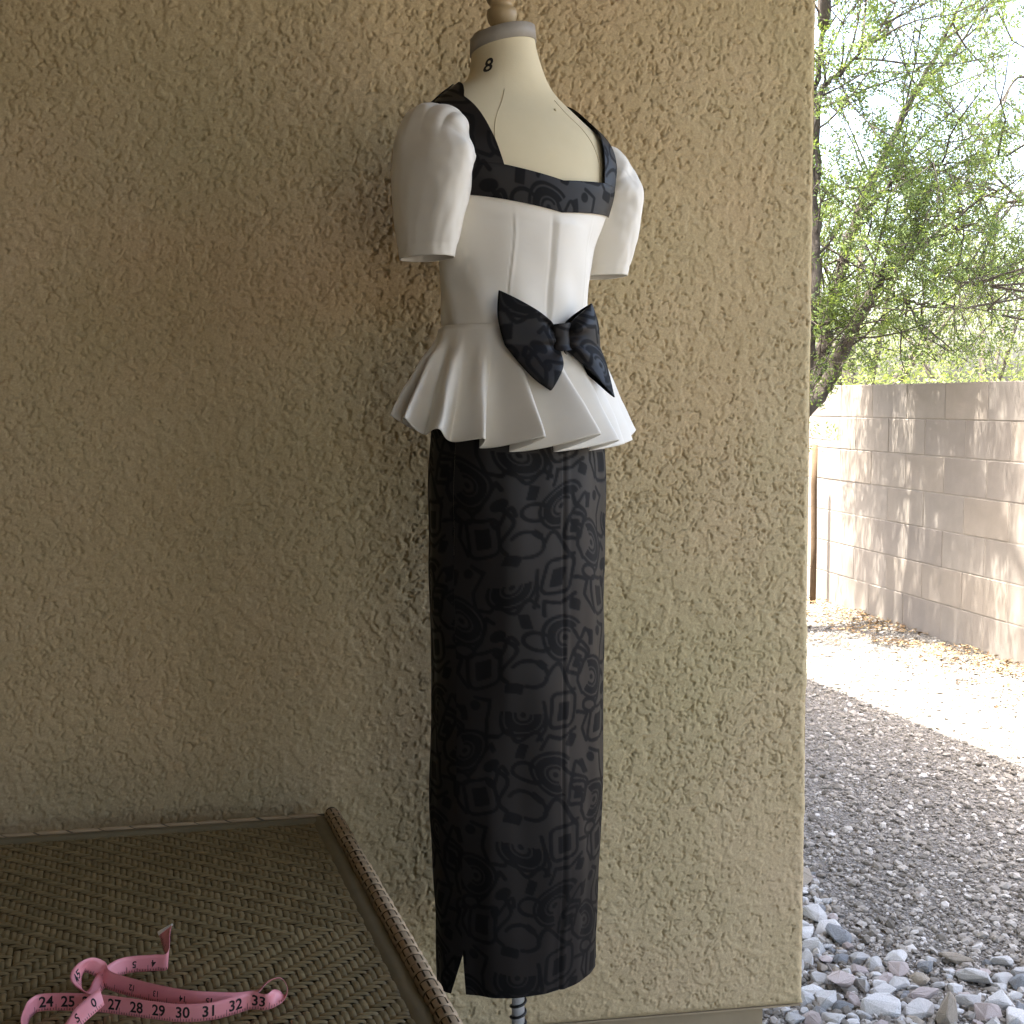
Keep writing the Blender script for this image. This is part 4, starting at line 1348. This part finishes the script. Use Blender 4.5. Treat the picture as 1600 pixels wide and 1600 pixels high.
# rolled edge: core and each wrap of it
def roll(name, start, d, length, r, pitch, slots, wrapname):
    mb = MB()
    mb.tube([start - d * .004, start + d * length], r * .80, 14)
    core = mb.build(name, M_WDARK, table)
    side = d.cross(Vector((0, 0, 1))).normalized(); up = Vector((0, 0, 1))
    na = 28; rows = (-.48, -.34, -.13, .13, .34, .48); hts = (.86, .97, 1.0, 1.0, .97, .86)
    me_list = []
    for var in range(3):
        V = []; F = []
        rv = random.Random(var + 7)
        for a_ in range(na + 1):
            an = R(-110) + R(290) * a_ / na
            for q, hh in zip(rows, hts):
                sk_ = 0.30 * math.sin(an) * pitch
                p = d * (q * pitch * .97 + sk_) + (side * math.cos(an) + up * math.sin(an)) * (r * hh * (1 + rv.uniform(-.015, .015)))
                V.append(tuple(p))
        for a_ in range(na):
            for q in range(5):
                if slots and q in (1, 2, 3) and a_ in (13, 17, 21): continue
                F.append((a_ * 6 + q, a_ * 6 + q + 1, a_ * 6 + 7 + q, a_ * 6 + 6 + q))
        me = mesh_from(wrapname, V, F); me.materials.append(M_WRAP); me_list.append(me)
    k = 0; t = pitch * .5
    rv = random.Random(2)
    while t < length:
        w = bpy.data.objects.new(wrapname, me_list[k % 3]); w.location = start + d * t
        s_ = rv.uniform(.96, 1.05); w.scale = (s_, s_, rv.uniform(.97, 1.04))
        link(w, core)
        t += pitch * rv.uniform(.98, 1.05); k += 1
roll('side_roll', tp(-.008, -.006, .004), ev, LV, .0130, .0235, True, 'wrap')
roll('back_roll', tp(.0, -.010, -.0015), eu, LU, .0062, .050, False, 'wrap')

# ================================================================== MEASURING TAPE
tape = empty('measuring_tape', (on_z(200, 1580, TZ).x, on_z(200, 1580, TZ).y, TZ))
tag(tape, 'crumpled pink tailor measuring tape with black numbers on the wicker table', 'measuring tape')
TW = 0.0195; TOPZ = TZ + .0045
# each control point: pixel of the lower edge, its height above the table, and the way the width leans
# (px, py, lift, width vector as (towards camera-right, away, up))
CP = [
    (247, 1456, .034, (.45, .05, .25)), (254, 1478, .024, (.35, .0, .6)), (262, 1513, .006, (0, .1, 1.0)), (240, 1517, .004, (0, .12, 1)), (205, 1520, .004, (0, .15, 1)), (180, 1528, .006, (-.1, .35, .9)),
    (160, 1548, .006, (-.5, .5, .6)), (150, 1566, .003, (-.6, .5, .35)), (143, 1556, .010, (-.9, .25, .35)), (128, 1543, .016, (-.7, .1, .7)), (131, 1520, .022, (.4, .1, .8)), (152, 1528, .014, (.35, .3, .8)),
    (168, 1545, .006, (.1, .35, .9)), (205, 1557, .003, (.05, .4, .9)), (250, 1568, .003, (0, .35, .9)), (305, 1577, .003, (0, .4, .85)), (360, 1577, .003, (0, .7, .6)),
    (388, 1567, .004, (-.1, .9, .25)), (403, 1552, .010, (-.2, .9, -.22)), (420, 1534, .012, (-.2, .9, -.36)), (438, 1529, .013, (-.18, .9, -.36)), (449, 1543, .013, (-.18, .9, -.36)), (445, 1561, .010, (-.17, .9, -.2)), (432, 1572, .005, (-.1, .6, .5)),
    (415, 1578, .002, (.1, -.05, .8)), (392, 1577, .002, (0, .12, 1)), (370, 1584, .002, (0, .15, 1)), (330, 1594, .002, (0, .15, 1)), (285, 1597, .002, (0, .18, 1)), (245, 1593, .002, (0, .15, 1)), (200, 1587, .002, (0, .15, 1)),
    (150, 1581, .002, (0, .18, 1)), (100, 1579, .002, (0, .15, 1)), (64, 1580, .002, (0, .1, 1)), (50, 1588, .002, (-.1, .1, 1)), (44, 1600, .002, (-.2, .2, .9)), (40, 1625, .002, (-.3, .2, .9)), (52, 1655, .002, (-.4, .5, .7)), (85, 1650, .004, (-.5, .7, .5)),
    (112, 1622, .012, (-.5, .6, .55)), (130, 1600, .018, (-.55, .45, .65)), (150, 1582, .022, (-.5, .4, .7)), (163, 1570, .024, (-.4, .5, .75))]
cpos = []; cw = []
for px, py, lift, w in CP:
    p = on_z(px, py, TOPZ + lift); cpos.append(p); cw.append(Vector(w).normalized())
NS = 14
assert len(CP) == 43
cp = catmull(cpos, NS); cww = [w.normalized() for w in catmull(cw, NS)]
arc = [0.0]
for a_, b_ in zip(cp[:-1], cp[1:]): arc.append(arc[-1] + (b_ - a_).length)
tl0 = Vector(tape.location)
nw = 5
V = []
for p, w in zip(cp, cww):
    for q in range(nw):
        t = q / (nw - 1)
        V.append(p + w * (TW * t) - tl0)
to = obj('tape_ribbon', V, grid_faces(nw, len(cp)), M_TAPE, tape)
md = to.modifiers.new('thickness', 'SOLIDIFY'); md.thickness = .0005; md.offset = 0
arc = np.array(arc); cpn = np.array([tuple(p) for p in cp]); cwn = np.array([tuple(w) for w in cww])
def tape_at(s, t):
    p = np.array([np.interp(s, arc, cpn[:, k]) for k in range(3)]); w = np.array([np.interp(s, arc, cwn[:, k]) for k in range(3)])
    w /= np.linalg.norm(w)
    e = .0015
    p2 = np.array([np.interp(s + e, arc, cpn[:, k]) for k in range(3)]); p1 = np.array([np.interp(s - e, arc, cpn[:, k]) for k in range(3)])
    tg = (p2 - p1) / (np.linalg.norm(p2 - p1) + 1e-9)
    nrm = np.cross(tg, w); nrm /= np.linalg.norm(nrm) + 1e-9
    return p + w * (TW * t), nrm, tg, w
def s_of_cp(i): return arc[min(i * NS, len(arc) - 1)]
def print_text(txt, s, mode, size=.0165, t0=.5):
    """mode: sign of reading along the ribbon and up direction, plus side of the ribbon"""
    along, upw = mode
    v, f = text_mesh(txt, size)
    # face the side that looks at the camera
    p, nrm, _, _ = tape_at(s, .5)
    side = 1 if np.dot(np.array([0, 0, EYE]) - p, nrm) > 0 else -1
    pts = []
    for x, y, _ in v:
        q, nn, _, _ = tape_at(s + along * x, t0 + upw * y / TW)
        pts.append(q + nn * side * .0006 - np.array(tuple(tl0)))
    obj('printed_number', pts, f, M_INK, tape, False)
def s_near(px, i0, i1):
    """ribbon position whose lower edge sits at pixel column px between two control points"""
    best = None
    for k in range(i0 * NS, i1 * NS + 1):
        d = CAM_ROT.transposed() @ (Vector(cpn[k]) - EYEV)
        x = 800 + FPX * d.x / -d.z
        if best is None or abs(x - px) < best[0]: best = (abs(x - px), arc[k])
    return best[1]
for txt, px in (('24', 72), ('25', 107), ('26', 140), ('27', 178), ('28', 214), ('29', 247), ('30', 286), ('31', 326), ('32', 368), ('33', 403)):
    print_text(txt, s_near(px, 23, 34), (-1, 1))
for txt, px in (('4', 240), ('5', 209)):
    print_text(txt, s_near(px, 2, 6), (1, -1), .011)
for txt, px in (('12', 206), ('13', 243), ('14', 285), ('15', 325)):
    print_text(txt, s_near(px, 12, 16), (-1, -1), .009)
print_text('45', s_of_cp(9) + .006, (1, 1), .013)
print_text('0', s_of_cp(41) + .002, (1, 1), .013)
print_text('S', s_of_cp(40) - .004, (1, 1), .013)
print_text('8', s_of_cp(36) - .006, (1, 1), .012)

# inch and eighth ticks along one edge of the ribbon, on both faces
V = []; F = []
q = 0; sx = .004
while sx < arc[-1] - .003:
    ln = .36 if q % 8 == 0 else (.22 if q % 4 == 0 else .13)
    for face in (1, -1):
        o0 = len(V)
        for ds in (-.00028, .00028):
            for t in (.03, .03 + ln * .5, .03 + ln):
                p, nn, _, _ = tape_at(sx + ds, t); V.append(p + nn * face * .00055 - np.array(tuple(tl0)))
        F += [(o0, o0 + 1, o0 + 4, o0 + 3), (o0 + 1, o0 + 2, o0 + 5, o0 + 4)]
    sx += .0254 / 8; q += 1
o = obj('tick_marks', V, F, M_INK, tape, False); o['kind'] = 'stuff'
# brass tip at the free end
V = []
for face in (.0008, -.0008):
    for ds in (0.0, .006):
        for t in (-.03, 1.03):
            p, nn, _, _ = tape_at(ds, t); V.append(p + nn * face - np.array(tuple(tl0)))
obj('metal_tip', V, [(0, 1, 3, 2), (4, 6, 7, 5), (0, 4, 5, 1), (2, 3, 7, 6), (0, 2, 6, 4), (1, 5, 7, 3)], M_STEEL, tape, False)
